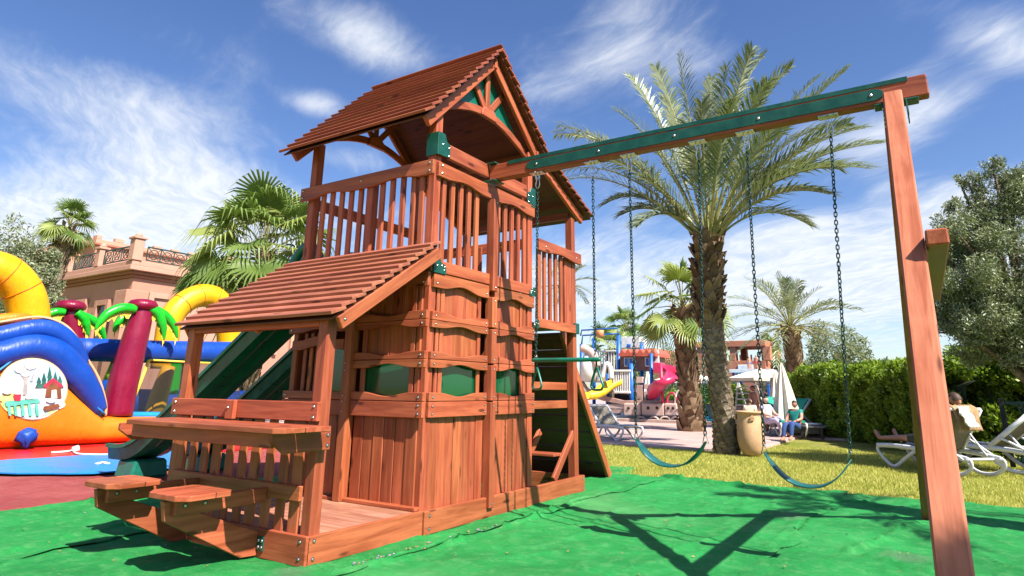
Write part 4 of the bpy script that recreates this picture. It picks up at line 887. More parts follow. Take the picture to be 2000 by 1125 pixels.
def fan_leaf(parent, base, dirn, pet, rad, droop=0.35, m='fan_leaf', nseg=26, spread=235, nm='fan_leaf'):
    """costapalmate leaf: long petiole, pleated blade, deeply split segments with hanging tips"""
    base = Vector(base); dirn = Vector(dirn).normalized(); hub = base+dirn*pet+Vector((0, 0, -0.22*pet*(1-abs(dirn.z)))); ax = (hub-base).normalized(); sd_ = ax.cross(Vector((0, 0, 1)))
    if sd_.length < 0.2: sd_ = Vector((1, 0, 0))
    sd_.normalize(); nn = sd_.cross(ax).normalized(); q_ = Matrix.Rotation(rnd.uniform(-0.7, 0.7), 3, ax); sd_ = q_ @ sd_; nn = q_ @ nn
    ax = (ax*0.9-nn*rnd.uniform(0.0, 0.5)).normalized(); vs = [hub]; fs = []; down = Vector((0, 0, -1))
    for i in range(nseg):
        am = R(-spread/2+spread*(i+0.5)/nseg); hw_ = R(spread/nseg)*0.5; L = rad*rnd.uniform(0.86, 1.1)*(0.78+0.22*math.cos(am*0.7)); s = len(vs); cup = 0.16*rad*(1-math.cos(am))
        dd = lambda a: ax*math.cos(a)+sd_*math.sin(a)
        p = lambda a, r_, h_, dr: hub+dd(a)*r_+nn*(h_+cup*r_/rad)+down*dr
        d1, d2, d3 = droop*rad*0.03, droop*rad*rnd.uniform(0.10, 0.22), droop*rad*rnd.uniform(0.45, 1.1)
        vs += [p(am-hw_, L*0.42, -0.015*rad, d1), p(am, L*0.44, 0.030*rad, d1), p(am+hw_, L*0.42, -0.015*rad, d1), p(am-hw_*0.42, L*0.74, 0, d2), p(am+hw_*0.42, L*0.74, 0, d2), p(am+rnd.uniform(-0.05, 0.05), L*0.98, 0, d3)]
        fs += [(0, s, s+1), (0, s+1, s+2), (s, s+3, s+1), (s+1, s+3, s+4), (s+1, s+4, s+2), (s+3, s+5, s+4)]
    tv, tf = tubegeo([base, base.lerp(hub, 0.5)+Vector((0, 0, 0.07*pet)), hub], [0.022, 0.016, 0.010], 5); k_ = len(vs); vs += tv; nf = len(fs); fs += [tuple(a+k_ for a in f) for f in tf]
    return frommesh(nm, vs, fs, [m, 'petiole'], None, parent, False, [0]*nf+[1]*len(tf))
def leafcloud(name, clumps, n, size, m, parent, asp=2.6, flat=0.0, up=0.0):
    """clumps: array (K,4) centre + radius; small folded leaves scattered through them"""
    cl = np.asarray(clumps); wts = cl[:, 3]**2; idx = rg.choice(len(cl), n, p=wts/wts.sum())
    d = rg.normal(size=(n, 3)); d /= np.linalg.norm(d, axis=1)[:, None]; rr = rg.random(n)**0.45
    p = cl[idx, :3]+d*(cl[idx, 3]*rr)[:, None]
    a = rg.normal(size=(n, 3))+d*0.7+np.array([0, 0, up]); a /= np.linalg.norm(a, axis=1)[:, None]
    b = rg.normal(size=(n, 3)); b -= a*(a*b).sum(1)[:, None]; b /= np.linalg.norm(b, axis=1)[:, None]
    L = size*rg.uniform(0.65, 1.25, n)[:, None]; W = L/asp
    v = np.stack([p, p+a*L*0.5+b*W*0.5, p+a*L, p+a*L*0.5-b*W*0.5], 1).reshape(-1, 3); f = np.arange(4*n).reshape(n, 4)
    return fastmesh(name, v, f, m, parent)
def tree(name, base, label, cat, blobs, n, size, m, limbs=10, trunk_r=0.12, group=None, asp=2.6, up=0.0, sub=9):
    """blobs: (dx,dy,z,r) main masses; each gets smaller clumps so that the outline breaks up"""
    T_ = empty(name, base, label, cat, group); base = Vector(base); cl = []
    for (dx, dy, z, r_) in blobs:
        for i in range(sub):
            d = V(rnd.gauss(0, 1), rnd.gauss(0, 1), rnd.gauss(0, 1)).normalized()*r_*rnd.uniform(0.35, 1.0); cl.append((base.x+dx+d.x, base.y+dy+d.y, base.z+z+d.z*0.85, r_*rnd.uniform(0.22, 0.42)))
    leafcloud('crown', cl, n, size, m, T_, asp, 0, up)
    top = V(base.x+blobs[0][0], base.y+blobs[0][1], base.z+blobs[0][2]); tk = tube('trunk', [base-V(0, 0, 0.1), base.lerp(top, 0.35)+V(0.08, -0.05, 0), base.lerp(top, 0.7), top], [trunk_r, trunk_r*0.8, trunk_r*0.55, trunk_r*0.2], 'bark', T_, 8, sub=4)
    for i in range(limbs):
        c_ = rnd.choice(cl); q = base.lerp(top, rnd.uniform(0.3, 0.85)); e = V(c_[0], c_[1], c_[2]); mid = q.lerp(e, 0.5)+V(0, 0, 0.1)
        tube('limb', [q, mid, e], [trunk_r*0.4, trunk_r*0.25, trunk_r*0.06], 'bark', T_, 5, sub=3)
    return T_
# big date palm by the urn
bp = gp(1420, 884); 
DP = empty('date_palm', bp, 'tall date palm with feathery crown standing beside the clay urn behind the swings', 'palm tree')
def dpt(px, py, dx): return on(px, py, 'X', bp.x+dx)
cr = dpt(1383, 470, 0.0)
palm_trunk('trunk', [bp-V(0, 0, 0.05), dpt(1412, 800, 0), dpt(1397, 690, 0), dpt(1384, 560, 0), cr-V(0, 0, 0.1)], [0.25, 0.205, 0.195, 0.21, 0.25, 0.27], DP, 'palm_bark_grey', 56, 11, 0.072, 0.034, z0=0.02, z1=0.74)
palm_trunk('trunk_top', [dpt(1386, 640, 0), dpt(1383, 560, 0), cr+V(0, 0, 0.05)], [0.21, 0.25, 0.28, 0.27], DP, 'palm_boots', 13, 9, 0.22, 0.12, jag=0.4)
tips = [((1228, 150), 0.2, 0.24), ((1325, 105), -0.6, 0.14), ((1300, 190), 1.0, 0.18), ((1470, 95), -0.5, 0.22), ((1492, 110), 1.3, 0.30), ((1545, 130), 0.6, 0.26), ((1655, 135), -0.3, 0.16), ((1600, 150), 1.5, 0.16), ((1722, 280), -0.5, 0.26), ((1620, 380), -1.0, 0.34), ((1660, 240), 1.0, 0.20),
        ((1090, 245), -0.6, 0.26), ((1110, 350), -1.3, 0.30), ((1120, 265), 1.0, 0.24), ((1095, 335), 0.3, 0.30), ((1245, 440), -1.5, 0.42), ((1180, 400), 0.8, 0.36), ((1560, 320), 1.8, 0.3), ((1430, 200), -1.7, 0.30), ((1390, 150), 1.4, 0.14), ((1250, 280), 1.8, 0.28), ((1580, 440), 1.2, 0.42), ((1520, 230), 0.3, 0.2), ((1280, 130), 0.9, 0.2), ((1580, 200), -1.3, 0.26), ((1200, 215), -1.2, 0.3), ((1640, 330), 0.6, 0.34), ((1150, 300), -0.4, 0.3), ((1420, 130), 0.4, 0.2), ((1500, 160), -1.4, 0.26), ((1370, 200), -1.0, 0.2), ((1085, 262), 0.4, 0.28), ((1130, 300), -1.6, 0.32), ((1215, 420), 0.2, 0.38), ((1690, 250), 0.4, 0.26), ((1700, 330), -1.2, 0.32), ((1610, 250), 1.4, 0.28)]
for i, (pt, dx, sg) in enumerate(tips):
    e = dpt(pt[0], pt[1], dx); d = (e-cr).normalized(); b0 = cr+V(d.x, d.y, 0)*0.16+V(0, 0, rnd.uniform(-0.05, 0.12))
    frond(b0, e, sg, DP, 84, 0.64, 'date_leaf' if i % 9 != 5 else 'date_leaf', up=0.30, twist=rnd.uniform(-0.7, 0.7), r0=0.030)
for a in range(6):
    an = a*2.4; e = cr+V(math.cos(an)*1.5, math.sin(an)*1.5, 1.0+0.5*rnd.random()); frond(cr, e, 0.25, DP, 34, 0.40, 'date_leaf', twist=rnd.uniform(-0.5, 0.5))
def small_date(base, crown_z, rad, label, n=34, tr=0.2, dates=False):
    T_ = empty('date_palm', base, label, 'palm tree', 'date palms'); base = Vector(base); c_ = base+V(0, 0, crown_z)
    palm_trunk('trunk', [base, base.lerp(c_, 0.5)+V(0.05, 0, 0), c_], [tr*1.1, tr, tr*1.15], T_, 'palm_boots', int(crown_z/0.16), 8, 0.18, 0.06)
    for i in range(n):
        an = i*2.399+rnd.uniform(-0.2, 0.2); el = R(78-i/n*105+rnd.uniform(-8, 8)); L = rad*rnd.uniform(0.85, 1.1)*(0.8 if el > 1.1 else 1); e = c_+V(math.cos(an)*math.cos(el), math.sin(an)*math.cos(el), math.sin(el))*L
        frond(c_, e-V(0, 0, 0.25*rad*math.cos(el)), 0.26, T_, 26, 0.17*rad+0.1, 'date_leaf', twist=rnd.uniform(-0.5, 0.5), r0=0.02)
    if dates:
        for i in range(9):
            an = i*0.7; p = c_+V(math.cos(an)*0.25, math.sin(an)*0.25, -0.05); frond(p, p+V(math.cos(an)*0.75, math.sin(an)*0.75, -0.25), 0.3, T_, 22, 0.16, 'date_leaf_dry', up=0.0)
    return T_
b2 = far(1557, 760, 24.0); b2.z = 0
small_date(b2, zat(640, b2), 2.3, 'date palm with drooping orange fruit stalks rising behind the hedge', 40, 0.26, True)
b2 = far(1225, 760, 30.0); b2.z = 0
def fan_palm(base, crown_z, n, rad, pet, label, m='fan_leaf', tr=0.15, lean=(0, 0), skirt=10, trunk=True, boots='palm_boots', droop=0.4, group='fan palms'):
    T_ = empty('fan_palm', base, label, 'palm tree', group); base = Vector(base); c_ = base+V(lean[0], lean[1], crown_z)
    if trunk:
        tk = palm_trunk('trunk', [base-V(0, 0, 0.05), base.lerp(c_, 0.45), c_], [tr*1.35, tr, tr, tr*1.25], T_, boots, max(4, int(crown_z/0.2)), 8, 0.24, 0.09, jag=0.5)
    for i in range(n):
        an = i*2.399+rnd.uniform(-0.3, 0.3); el = R(82-(i/n)**0.9*118+rnd.uniform(-10, 10)); d = V(math.cos(an)*math.cos(el), math.sin(an)*math.cos(el), math.sin(el))
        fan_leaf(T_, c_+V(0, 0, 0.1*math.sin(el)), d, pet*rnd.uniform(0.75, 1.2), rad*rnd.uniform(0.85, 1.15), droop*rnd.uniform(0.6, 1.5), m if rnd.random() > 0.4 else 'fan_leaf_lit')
    for i in range(skirt):
        an = i*2.399; el = R(-50-rnd.uniform(0, 30)); d = V(math.cos(an)*math.cos(el), math.sin(an)*math.cos(el), math.sin(el)); fan_leaf(T_, c_-V(0, 0, 0.15), d, pet*0.7, rad*0.75, 0.7, 'fan_leaf_dead', 16, 200, 'dead_leaf')
    return T_
b2 = far(488, 760, 22.0); b2.z = 0
fan_palm(b2, zat(498, b2), 48, 1.28, 1.65, 'large fan palm with broad bright leaves just left of the tower', tr=0.22, skirt=14, droop=0.55)
b2 = far(58, 760, 24.0); b2.z = 0
fan_palm(b2, zat(446, b2), 20, 0.55, 0.5, 'slender fan palm with small crown in front of the hotel wall', tr=0.13, lean=(0.12, -0.08), skirt=4, boots='palm_bark', droop=0.3)
bf = gp(1352, 843)
fan_palm(bf, zat(605, bf), 26, 0.80, 0.95, 'fan palm with shaggy brown trunk behind the date palm by the pool', tr=0.28, lean=(0.0, 0.05), skirt=0, droop=0.40)
b2 = far(1226, 760, 34.0); b2.z = 0; fan_palm(b2, zat(640, b2), 16, 0.8, 0.6, 'small distant fan palm above the water playground', tr=0.2, skirt=0)
b2 = far(1195, 760, 30.0); b2.z = 0; fan_palm(b2, zat(688, b2), 12, 0.9, 0.7, 'low distant fan palm behind the playground railings', tr=0.2, skirt=0)
b2 = far(1510, 760, 42.0); b2.z = 0; fan_palm(b2, zat(676, b2), 14, 0.6, 0.4, 'tiny far fan palm right of the terracotta pavilion', tr=0.18, skirt=0)
# a frond showing past the tower
b2 = far(1105, 760, 26.0); b2.z = 0; small_date(b2, zat(560, b2), 1.6, 'date palm mostly hidden behind the tower, one frond showing', 18, 0.2)
# olive tree at the right edge
bo = far(2070, 770, 12.6); bo.z = 0
def blob(px, py, dist, r_):
    p = far(px, py, dist); return (p.x-bo.x, p.y-bo.y, p.z, r_)
tree('olive_tree', bo, 'grey-green olive tree crown filling the right edge above the hedge', 'olive tree',
     [blob(1950, 520, 12.5, 0.9), blob(1900, 450, 12.3, 0.55), blob(1960, 390, 12.6, 0.5), blob(1890, 560, 12.2, 0.55), blob(1885, 650, 12.0, 0.38), blob(1960, 625, 12.2, 0.55), blob(2030, 480, 13, 1.1), blob(2060, 590, 12.6, 0.8), blob(2010, 360, 12.8, 0.5), blob(1875, 470, 12.4, 0.25), blob(1985, 345, 12.7, 0.28), blob(1880, 610, 12.3, 0.5), blob(1900, 690, 12.6, 0.3), blob(1955, 680, 12.6, 0.42), blob(2010, 690, 12.4, 0.42), blob(1848, 500, 12.3, 0.2), blob(1852, 570, 12.2, 0.22), blob(1868, 405, 12.4, 0.2), blob(1905, 362, 12.5, 0.2), blob(1940, 330, 12.6, 0.22), blob(1842, 640, 12.1, 0.2), blob(1880, 350, 12.5, 0.12), blob(1855, 440, 12.4, 0.14), blob(1930, 600, 12.8, 0.8)], 115000, 0.062, 'olive_leaf', 26, 0.16, asp=3.6, sub=14)
for (px, dist, zt, wd, lab, grp) in ((1660, 27, 632, 2.2, 'bushy olive tree behind the hedge, left of the A-frame leg', None), (1725, 25, 690, 1.1, 'dark small olive tree right beside the A-frame leg', None), (1600, 30, 690, 1.7, 'low grey-green olive bush behind the parasols', None), (1320, 36, 668, 3.0, 'broad grey-green olive tree behind the water playground', None), (1530, 36, 690, 1.6, 'round olive bush under the far palm', None), (1245, 40, 690, 2.0, 'dark olive bush behind the playground tower', None), (5, 21, 462, 1.3, 'dark bushy olive tree at the left edge above the castle', None), (30, 23, 560, 1.2, 'lower olive tree beside the slender fan palm', None), (-75, 20, 420, 2.0, 'tall olive tree partly outside the left edge', None)):
    b_ = far(px, 760, dist); b_.z = 0; zt_ = zat(zt, b_); r_ = wd/2
    bl = [(0, 0, zt_-r_*0.9, r_), (r_*0.7, 0.2, zt_-r_*1.5, r_*0.7), (-r_*0.5, -0.5*r_, zt_-r_*1.4, r_*0.75), (0.2*r_, -r_*0.7, max(r_*0.6, zt_-r_*2.3), r_*0.9), (-0.5*r_, 0.5*r_, max(r_*0.6, zt_-r_*2.4), r_*0.9), (0.6*r_, -r_*0.9, max(0.5, zt_-r_*3.0), r_*0.9)]
    tree('olive_tree', b_, lab, 'olive tree', bl, 13000 if dist > 24 else 11000, 0.12 if dist > 24 else 0.10, 'shrub_leaf' if dist > 24 else 'olive_leaf', 8, 0.14, asp=2.8, sub=10)
# clipped hedge along the right, a run of shrubs grown together
def hedge(name, pts, h, w_, n, size, label, m='hedge_leaf'):
    T_ = empty(name, tuple(pts[0]), label, 'hedge'); cl = []
    for a, b in zip(pts[:-1], pts[1:]):
        a = Vector(a); b = Vector(b); L = (b-a).length; d = (b-a).normalized(); sd_ = V(d.y, -d.x, 0)
        for i in range(int(L/0.07*h/0.7)):
            u = rnd.random(); zz = h*rnd.random()**0.8; top = h*(1+0.10*mnoise.noise((a.x+u*L*1.1, 2.2, 0)))
            off = rnd.choice((-1, 1, 1))*w_*0.5*rnd.uniform(0.6, 1.0) if rnd.random() < 0.75 else rnd.uniform(-0.5, 0.5)*w_
            p = a+d*(u*L)+sd_*off; cl.append((p.x, p.y, min(zz*top/h, top-0.12), rnd.uniform(0.14, 0.26)))
            if rnd.random() < 0.4: p = a+d*(rnd.random()*L)+sd_*rnd.uniform(-0.5, 0.5)*w_; cl.append((p.x, p.y, top-0.10+0.12*rnd.random(), rnd.uniform(0.12, 0.22)))
    leafcloud('foliage', cl, n, size, m, T_, 1.9, up=0.3)
    for a, b in zip(pts[:-1], pts[1:]):
        a = Vector(a); b = Vector(b); L = (b-a).length
        for i in range(max(2, int(L/0.9))):
            p = a.lerp(b, (i+0.5)/max(2, int(L/0.9))); tube('stem', [p, p+V(0.05, 0.03, h*0.5), p+V(-0.05, 0, h*0.85)], [0.035, 0.025, 0.012], 'bark', T_, 5)
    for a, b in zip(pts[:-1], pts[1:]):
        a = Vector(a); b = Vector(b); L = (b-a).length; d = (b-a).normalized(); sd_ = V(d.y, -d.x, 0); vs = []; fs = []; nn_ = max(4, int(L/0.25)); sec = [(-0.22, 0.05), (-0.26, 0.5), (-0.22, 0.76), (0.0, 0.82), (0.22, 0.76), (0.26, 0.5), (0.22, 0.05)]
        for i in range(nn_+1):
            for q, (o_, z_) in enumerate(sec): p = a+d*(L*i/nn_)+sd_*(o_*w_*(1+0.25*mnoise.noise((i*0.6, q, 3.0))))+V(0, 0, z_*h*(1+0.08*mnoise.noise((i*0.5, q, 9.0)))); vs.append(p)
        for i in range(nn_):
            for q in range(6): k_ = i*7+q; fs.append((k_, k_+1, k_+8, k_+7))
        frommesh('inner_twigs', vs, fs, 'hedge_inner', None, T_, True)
    return T_
h0 = gp(1560, 832); h0 = far(1566, 760, 21.5); h1 = far(1760, 760, 17.4); h2 = far(1910, 760, 14.6); h3 = far(2060, 760, 11.6)
for q in (h0, h1, h2, h3): q.z = 0
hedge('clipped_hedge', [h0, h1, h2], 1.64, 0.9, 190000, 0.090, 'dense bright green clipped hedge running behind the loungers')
b_ = [far(1290, 760, 34), far(1460, 760, 30)]
for q in b_: q.z = 0
hedge('clipped_hedge', b_, 1.0, 0.8, 9000, 0.11, 'low dark hedge on the far side of the pool')
# hedge continuing past the fence
b_ = [far(1895, 760, 15.4), far(2090, 760, 15.0)]
for q in b_: q.z = 0
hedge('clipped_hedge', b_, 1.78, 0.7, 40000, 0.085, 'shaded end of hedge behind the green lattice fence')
# grass of the lawn
n = 150000; gx_ = rg.uniform(5.55, 12.5, n*2); gy = rg.uniform(-8.5, 4.6, n*2); keep = (rg.random(n*2) < np.clip(1.35-(gx_-5.5)/8.5, 0.25, 1)) & ~((gx_ > 10.15) & (gy > -0.42)); gx_ = gx_[keep][:n]; gy = gy[keep][:n]; n = len(gx_)
hh = rg.uniform(0.018, 0.046, n); an = rg.uniform(0, 6.28, n); wd = 0.0035+0.002*rg.random(n); le = rg.normal(0, 0.014, (n, 2))
v = np.stack([np.stack([gx_-np.cos(an)*wd, gy-np.sin(an)*wd, np.full(n, -0.03)], 1), np.stack([gx_+np.cos(an)*wd, gy+np.sin(an)*wd, np.full(n, -0.03)], 1), np.stack([gx_+le[:, 0], gy+le[:, 1], hh-0.03], 1)], 1).reshape(-1, 3)
o = fastmesh('lawn_grass', v, np.arange(3*n).reshape(n, 3), 'grass_blade'); tag(o, 'short yellow-green lawn grass beyond the green carpet', 'grass', kind='stuff')
# palms just outside the right edge of the picture; their fronds dapple the carpet and the near leg
small_date((3.6, -6.55, 0), 4.5, 1.55, 'date palm standing outside the right edge of the picture, only its shadow in view', 17, 0.2)
small_date((-1.25, -7.95, 0), 4.6, 1.15, 'second date palm outside the picture behind the photographer', 22, 0.2)
# ---------------------------------------------------------------- hotel on the left
def stucco(name, c, rough=0.9):
    m_, k = newmat(name); tcn = k.add('ShaderNodeTexCoord'); v = tcn.outputs['Object']
    n1 = k.noise(v, 0.35, 5, 0.65); n2 = k.noise(k.scale(v, (1, 1, 0.25)), 1.3, 5, 0.7)
    base = k.mix(k.ramp(n1, 0.3, 0.7), tuple(x*0.88 for x in c)+(1,), tuple(c)+(1,)); base = k.mix(k.ramp(n2, 0.52, 0.78, 0, 0.35), base, tuple(x*0.68 for x in c)+(1,))
    k.put(k.b.inputs['Base Color'], base); k.b.inputs['Roughness'].default_value = rough; k.b.inputs['Specular IOR Level'].default_value = 0.1; bump(k, k.noise(v, 9, 5, 0.7), 0.35, 0.03)
stucco('stucco_pink', (0.50, 0.25, 0.175)); stucco('stucco_light', (0.57, 0.305, 0.22)); stucco('stucco_dark', (0.36, 0.155, 0.10)); stucco('terracotta_wall', (0.50, 0.185, 0.105))
plain('iron_green', (0.015, 0.055, 0.045), 0.5); plain('window_dark', (0.03, 0.025, 0.025), 0.15)
c0 = far(264, 525, 30.0); XH, YH, ZC = c0.x, c0.y, c0.z
HT = empty('hotel_building', (XH, YH, 0), 'pink stucco hotel with roof terrace balustrade and battlements behind the castle', 'building')
LY, LX = 26.0, 24.0
def hb(name, x, y, z, m='stucco_pink', par=None, c=0.02): return bx(name, (XH+x[0], XH+x[1]), (YH+y[0], YH+y[1]), z, m, par or HT, c)
wl = hb('wall', (0, LX), (0, LY), (0, ZC-0.35))
for i, (o_, za, zb) in enumerate(((0.10, -0.35, -0.22), (0.22, -0.218, -0.10), (0.36, -0.098, 0.10))):
    hb('cornice', (-o_, LX), (-o_, LY), (ZC+za, ZC+zb), 'stucco_dark' if i < 2 else 'stucco_light')
hb('parapet_curb', (-0.30, 0.0), (-0.30, LY), (ZC+0.102, ZC+0.30), 'stucco_light'); hb('parapet_curb', (0.002, LX), (-0.30, 0.0), (ZC+0.102, ZC+0.30), 'stucco_light')
# balustrade: piers, iron panels with rings
def pier(x, y, big=False):
    s = 0.17 if not big else 0.20; p = hb('pier', (x-s, x+s), (y-s, y+s), (ZC+0.302, ZC+(1.05 if not big else 1.18)), 'stucco_light'); z = ZC+(1.05 if not big else 1.18)
    hb('pier_cap', (x-s-0.06, x+s+0.06), (y-s-0.06, y+s+0.06), (z+0.002, z+0.10), 'stucco_light', p); lathe('finial', [(0.12, 0), (0.15, 0.06), (0.10, 0.15), (0.02, 0.2)], 'stucco_light', (XH+x, YH+y, z+0.10), p, 10)
def panel(a, b):
    a = V(XH+a[0], YH+a[1], 0); b = V(XH+b[0], YH+b[1], 0); L = (b-a).length; d = (b-a)/L
    fr = board('railing_panel', a+V(0, 0, ZC+0.95), b+V(0, 0, ZC+0.95), 0.06, 0.05, (0, 0, 1), 'iron_green', HT)
    board('railing_bar', a+V(0, 0, ZC+0.40), b+V(0, 0, ZC+0.40), 0.05, 0.05, (0, 0, 1), 'iron_green', fr)
    n = max(2, int(L/0.55))
    for i in range(n+1):
        p = a+d*(L*i/n); board('railing_bar', p+V(0, 0, ZC+0.40), p+V(0, 0, ZC+0.95), 0.04, 0.04, d, 'iron_green', fr)
        if i < n:
            c_ = a+d*(L*(i+0.5)/n)+V(0, 0, ZC+0.67); r_ = 0.20; tube('railing_ring', [c_+d*(r_*math.cos(R(q)))+V(0, 0, r_*math.sin(R(q))) for q in range(0, 360, 36)], 0.022, 'iron_green', fr, 4, True)
            for s in (-1, 1): board('railing_bar', c_-d*0.26+V(0, 0, -0.26*s), c_+d*0.26+V(0, 0, 0.26*s), 0.025, 0.03, (0, 0, 1), 'iron_green', fr)
pier(-0.15, -0.15, True)
for i in range(6): y = 2.7+i*2.7; pier(-0.15, y); panel((-0.15, y-2.7+0.3), (-0.15, y-0.3))
for i in range(5): x = 4.0+i*4.0; pier(x, -0.15); panel((x-4.0+0.3, -0.15), (x-0.3, -0.15))
# recesses and windows of the two facades
def recess(face, a, b, z0, z1, m='stucco_dark', arch_=False, par=None):
    if face == 'x': o_ = V(XH-0.03, YH, 0); xd = V(0, 1, 0)
    else: o_ = V(XH, YH-0.03, 0); xd = V(1, 0, 0)
    w_ = b-a; pts = [(a, z0), (b, z0)]
    if arch_: pts += [(b, z1-w_*0.55)]+[(a+w_*u, z1-w_*0.55+w_*0.55*(1-abs(2*u-1)**1.5)) for u in (0.85, 0.7, 0.6, 0.5, 0.4, 0.3, 0.15)]+[(a, z1-w_*0.55)]
    else: pts += [(b, z1), (a, z1)]
    pn = prof('window_recess', pts, 0.05, o_, xd, (0, 0, 1), m, HT, c=0)
    return pn
def bay(face, a, b, z0, z1):
    w_ = 0.22
    for (p, q, r_, s) in ((a-w_, a, z0, z1+w_), (b, b+w_, z0, z1+w_), (a, b, z1, z1+w_)):
        if face == 'x': hb('bay_frame', (-0.16, -0.001), (p, q), (r_, s), 'stucco_pink', None, 0.01)
        else: hb('bay_frame', (p, q), (-0.16, -0.001), (r_, s), 'stucco_light', None, 0.01)
for (a, b, z0, z1) in ((1.6, 2.3, 2.6, 4.3), (3.6, 7.4, 0.3, 4.45), (9.0, 9.7, 2.6, 4.3), (11.0, 15.0, 0.3, 4.45), (17, 17.7, 2.6, 4.3)):
    bay('x', a, b, z0, z1); recess('x', a+0.02, b-0.02, z0, z1-0.02, 'stucco_pink' if b-a > 2 else 'window_dark')
    if b-a > 2: r_ = recess('x', (a+b)/2-0.6, (a+b)/2+0.6, z0, z1-1.6, 'window_dark', True); r_.location.x -= 0.03
for (a, b, z0, z1) in ((0.9, 4.6, 0.3, 4.6), (6.2, 7.0, 2.6, 4.3), (8.2, 12.0, 0.3, 4.6)):
    bay('y', a, b, z0, z1); recess('y', a+0.02, b-0.02, z0, z1-0.02, 'stucco_light' if b-a > 2 else 'window_dark')
    if b-a > 2: r_ = recess('y', (a+b)/2-0.6, (a+b)/2+0.6, z0, z1-1.6, 'window_dark', True); r_.location.y -= 0.03
hb('pilaster', (-0.35, 0.55), (-0.35, 0.55), (0, ZC-0.9), 'stucco_pink')
# upper block with battlements
cu = on(189, 478, 'X', XH+5.5); ux, uy, uz = 5.5, cu.y-YH, cu.z
hb('upper_wall', (ux, ux+26), (uy, uy+26), (ZC-0.3, uz), 'stucco_pink'); hb('upper_cornice', (ux-0.2, ux+26), (uy-0.2, uy+26), (uz-0.02, uz+0.10), 'stucco_dark')
hb('upper_parapet', (ux-0.12, ux+0.2), (uy-0.12, uy+26), (uz+0.102, uz+0.36), 'stucco_light'); hb('upper_parapet', (ux+0.202, ux+26), (uy-0.12, uy+0.2), (uz+0.102, uz+0.36), 'stucco_light')
for i in range(16):
    y = uy+i*1.05; hb('merlon', (ux-0.11, ux+0.19), (y-0.11, y+0.45), (uz+0.362, uz+0.62), 'stucco_light'); x = ux+1.0+i*1.25; hb('merlon', (x, x+0.55), (uy-0.11, uy+0.19), (uz+0.362, uz+0.62), 'stucco_light')
hb('upper_wall', (ux-2.5, ux-0.001), (uy+3.0, uy+20), (ZC-0.3, uz-1.2), 'stucco_pink')
# far terracotta pavilion
PD = 40.0; pc = far(1500, 760, PD); pv = empty('terracotta_pavilion', (pc.x, pc.y, 0), 'terracotta pavilion with open upper arcade on the far side of the pool', 'pavilion')
def pzz(py): return zat(py, pc)
zt, zb_, zm = pzz(664), pzz(676), pzz(704)
def PV(name, x, y, z, m='terracotta_wall'): return bx(name, (pc.x+x[0], pc.x+x[1]), (pc.y+y[0], pc.y+y[1]), z, m, pv, 0.02)
ppm = PD/1.28/FPX*1.0
def yo(px): return on(px, 700, 'X', pc.x).y-pc.y
PV('lower_wall', (0, 3.2), (0, yo(1180)), (0, zm)); PV('top_beam', (-0.1, 3.3), (-0.1, yo(1360)), (zb_, zt))
for (a, b) in ((1505, 1490), (1437, 1426), (1378, 1362)): PV('pillar', (0, 0.6), (yo(a), yo(b)), (zm+0.002, zb_-0.002)); PV('pillar', (2.6, 3.2), (yo(a), yo(b)), (zm+0.002, zb_-0.002))
for i in range(7): y = yo(1490)+i*0.62; PV('baluster', (0.1, 0.2), (y, y+0.09), (zm+0.002, zm+0.35))
PV('window', (-0.06, -0.002), (yo(1470), yo(1440)), (pzz(740), pzz(712)), 'white_cord')
PV('side_house', (4.5, 9), (yo(1230), yo(1172)), (0, pzz(664))); PV('wing_wall', (2.0, 3.0), (yo(1362), yo(1290)), (0, pzz(680)))
# ---------------------------------------------------------------- terrace and pool
m_, k = newmat('terrace_tile'); tcn = k.add('ShaderNodeTexCoord'); v = tcn.outputs['Object']; br = k.add('ShaderNodeTexBrick'); k.l.new(v, br.inputs['Vector']); br.inputs['Scale'].default_value = 1.6; br.inputs['Color1'].default_value = (0.47, 0.31, 0.27, 1); br.inputs['Color2'].default_value = (0.53, 0.37, 0.32, 1); br.inputs['Mortar'].default_value = (0.30, 0.20, 0.17, 1); br.inputs['Mortar Size'].default_value = 0.012; br.offset = 0.0; br.inputs['Row Height'].default_value = 0.5
k.put(k.b.inputs['Base Color'], k.mix(k.ramp(k.noise(v, 0.9, 5, 0.7), 0.4, 0.75, 0, 0.45), br.outputs['Color'], (0.62, 0.46, 0.40, 1))); k.b.inputs['Roughness'].default_value = 0.6; bump(k, br.outputs['Fac'], -0.2, 0.01)
xe, ye = 10.25, -0.40
struct(bx('pool_terrace', (xe, 70), (ye, 40), (-0.2, 0.02), 'terrace_tile', None, 0.01)); struct(bx('pool_terrace', (15.2, 70), (-2.6, ye-0.002), (-0.2, 0.018), 'terrace_tile', None, 0.01))
plain('kerb_stone', (0.42, 0.30, 0.25), 0.8)
m_, k = newmat('pool_water'); k.put(k.b.inputs['Base Color'], (0.02, 0.30, 0.62, 1)); k.b.inputs['Roughness'].default_value = 0.05; tcn = k.add('ShaderNodeTexCoord'); bump(k, k.noise(tcn.outputs['Object'], 3.0, 3, 0.5), 0.2, 0.05)
pa = gp(1400, 822); struct(bx('pool_water', (20.0, 36.0), (pa.y-3.2, pa.y+14), (0.0, 0.05), 'pool_water', None, 0))
struct(bx('pool_coping', (19.6, 19.99), (pa.y-3.4, pa.y+14), (0.0, 0.12), 'kerb_stone', None, 0.01))
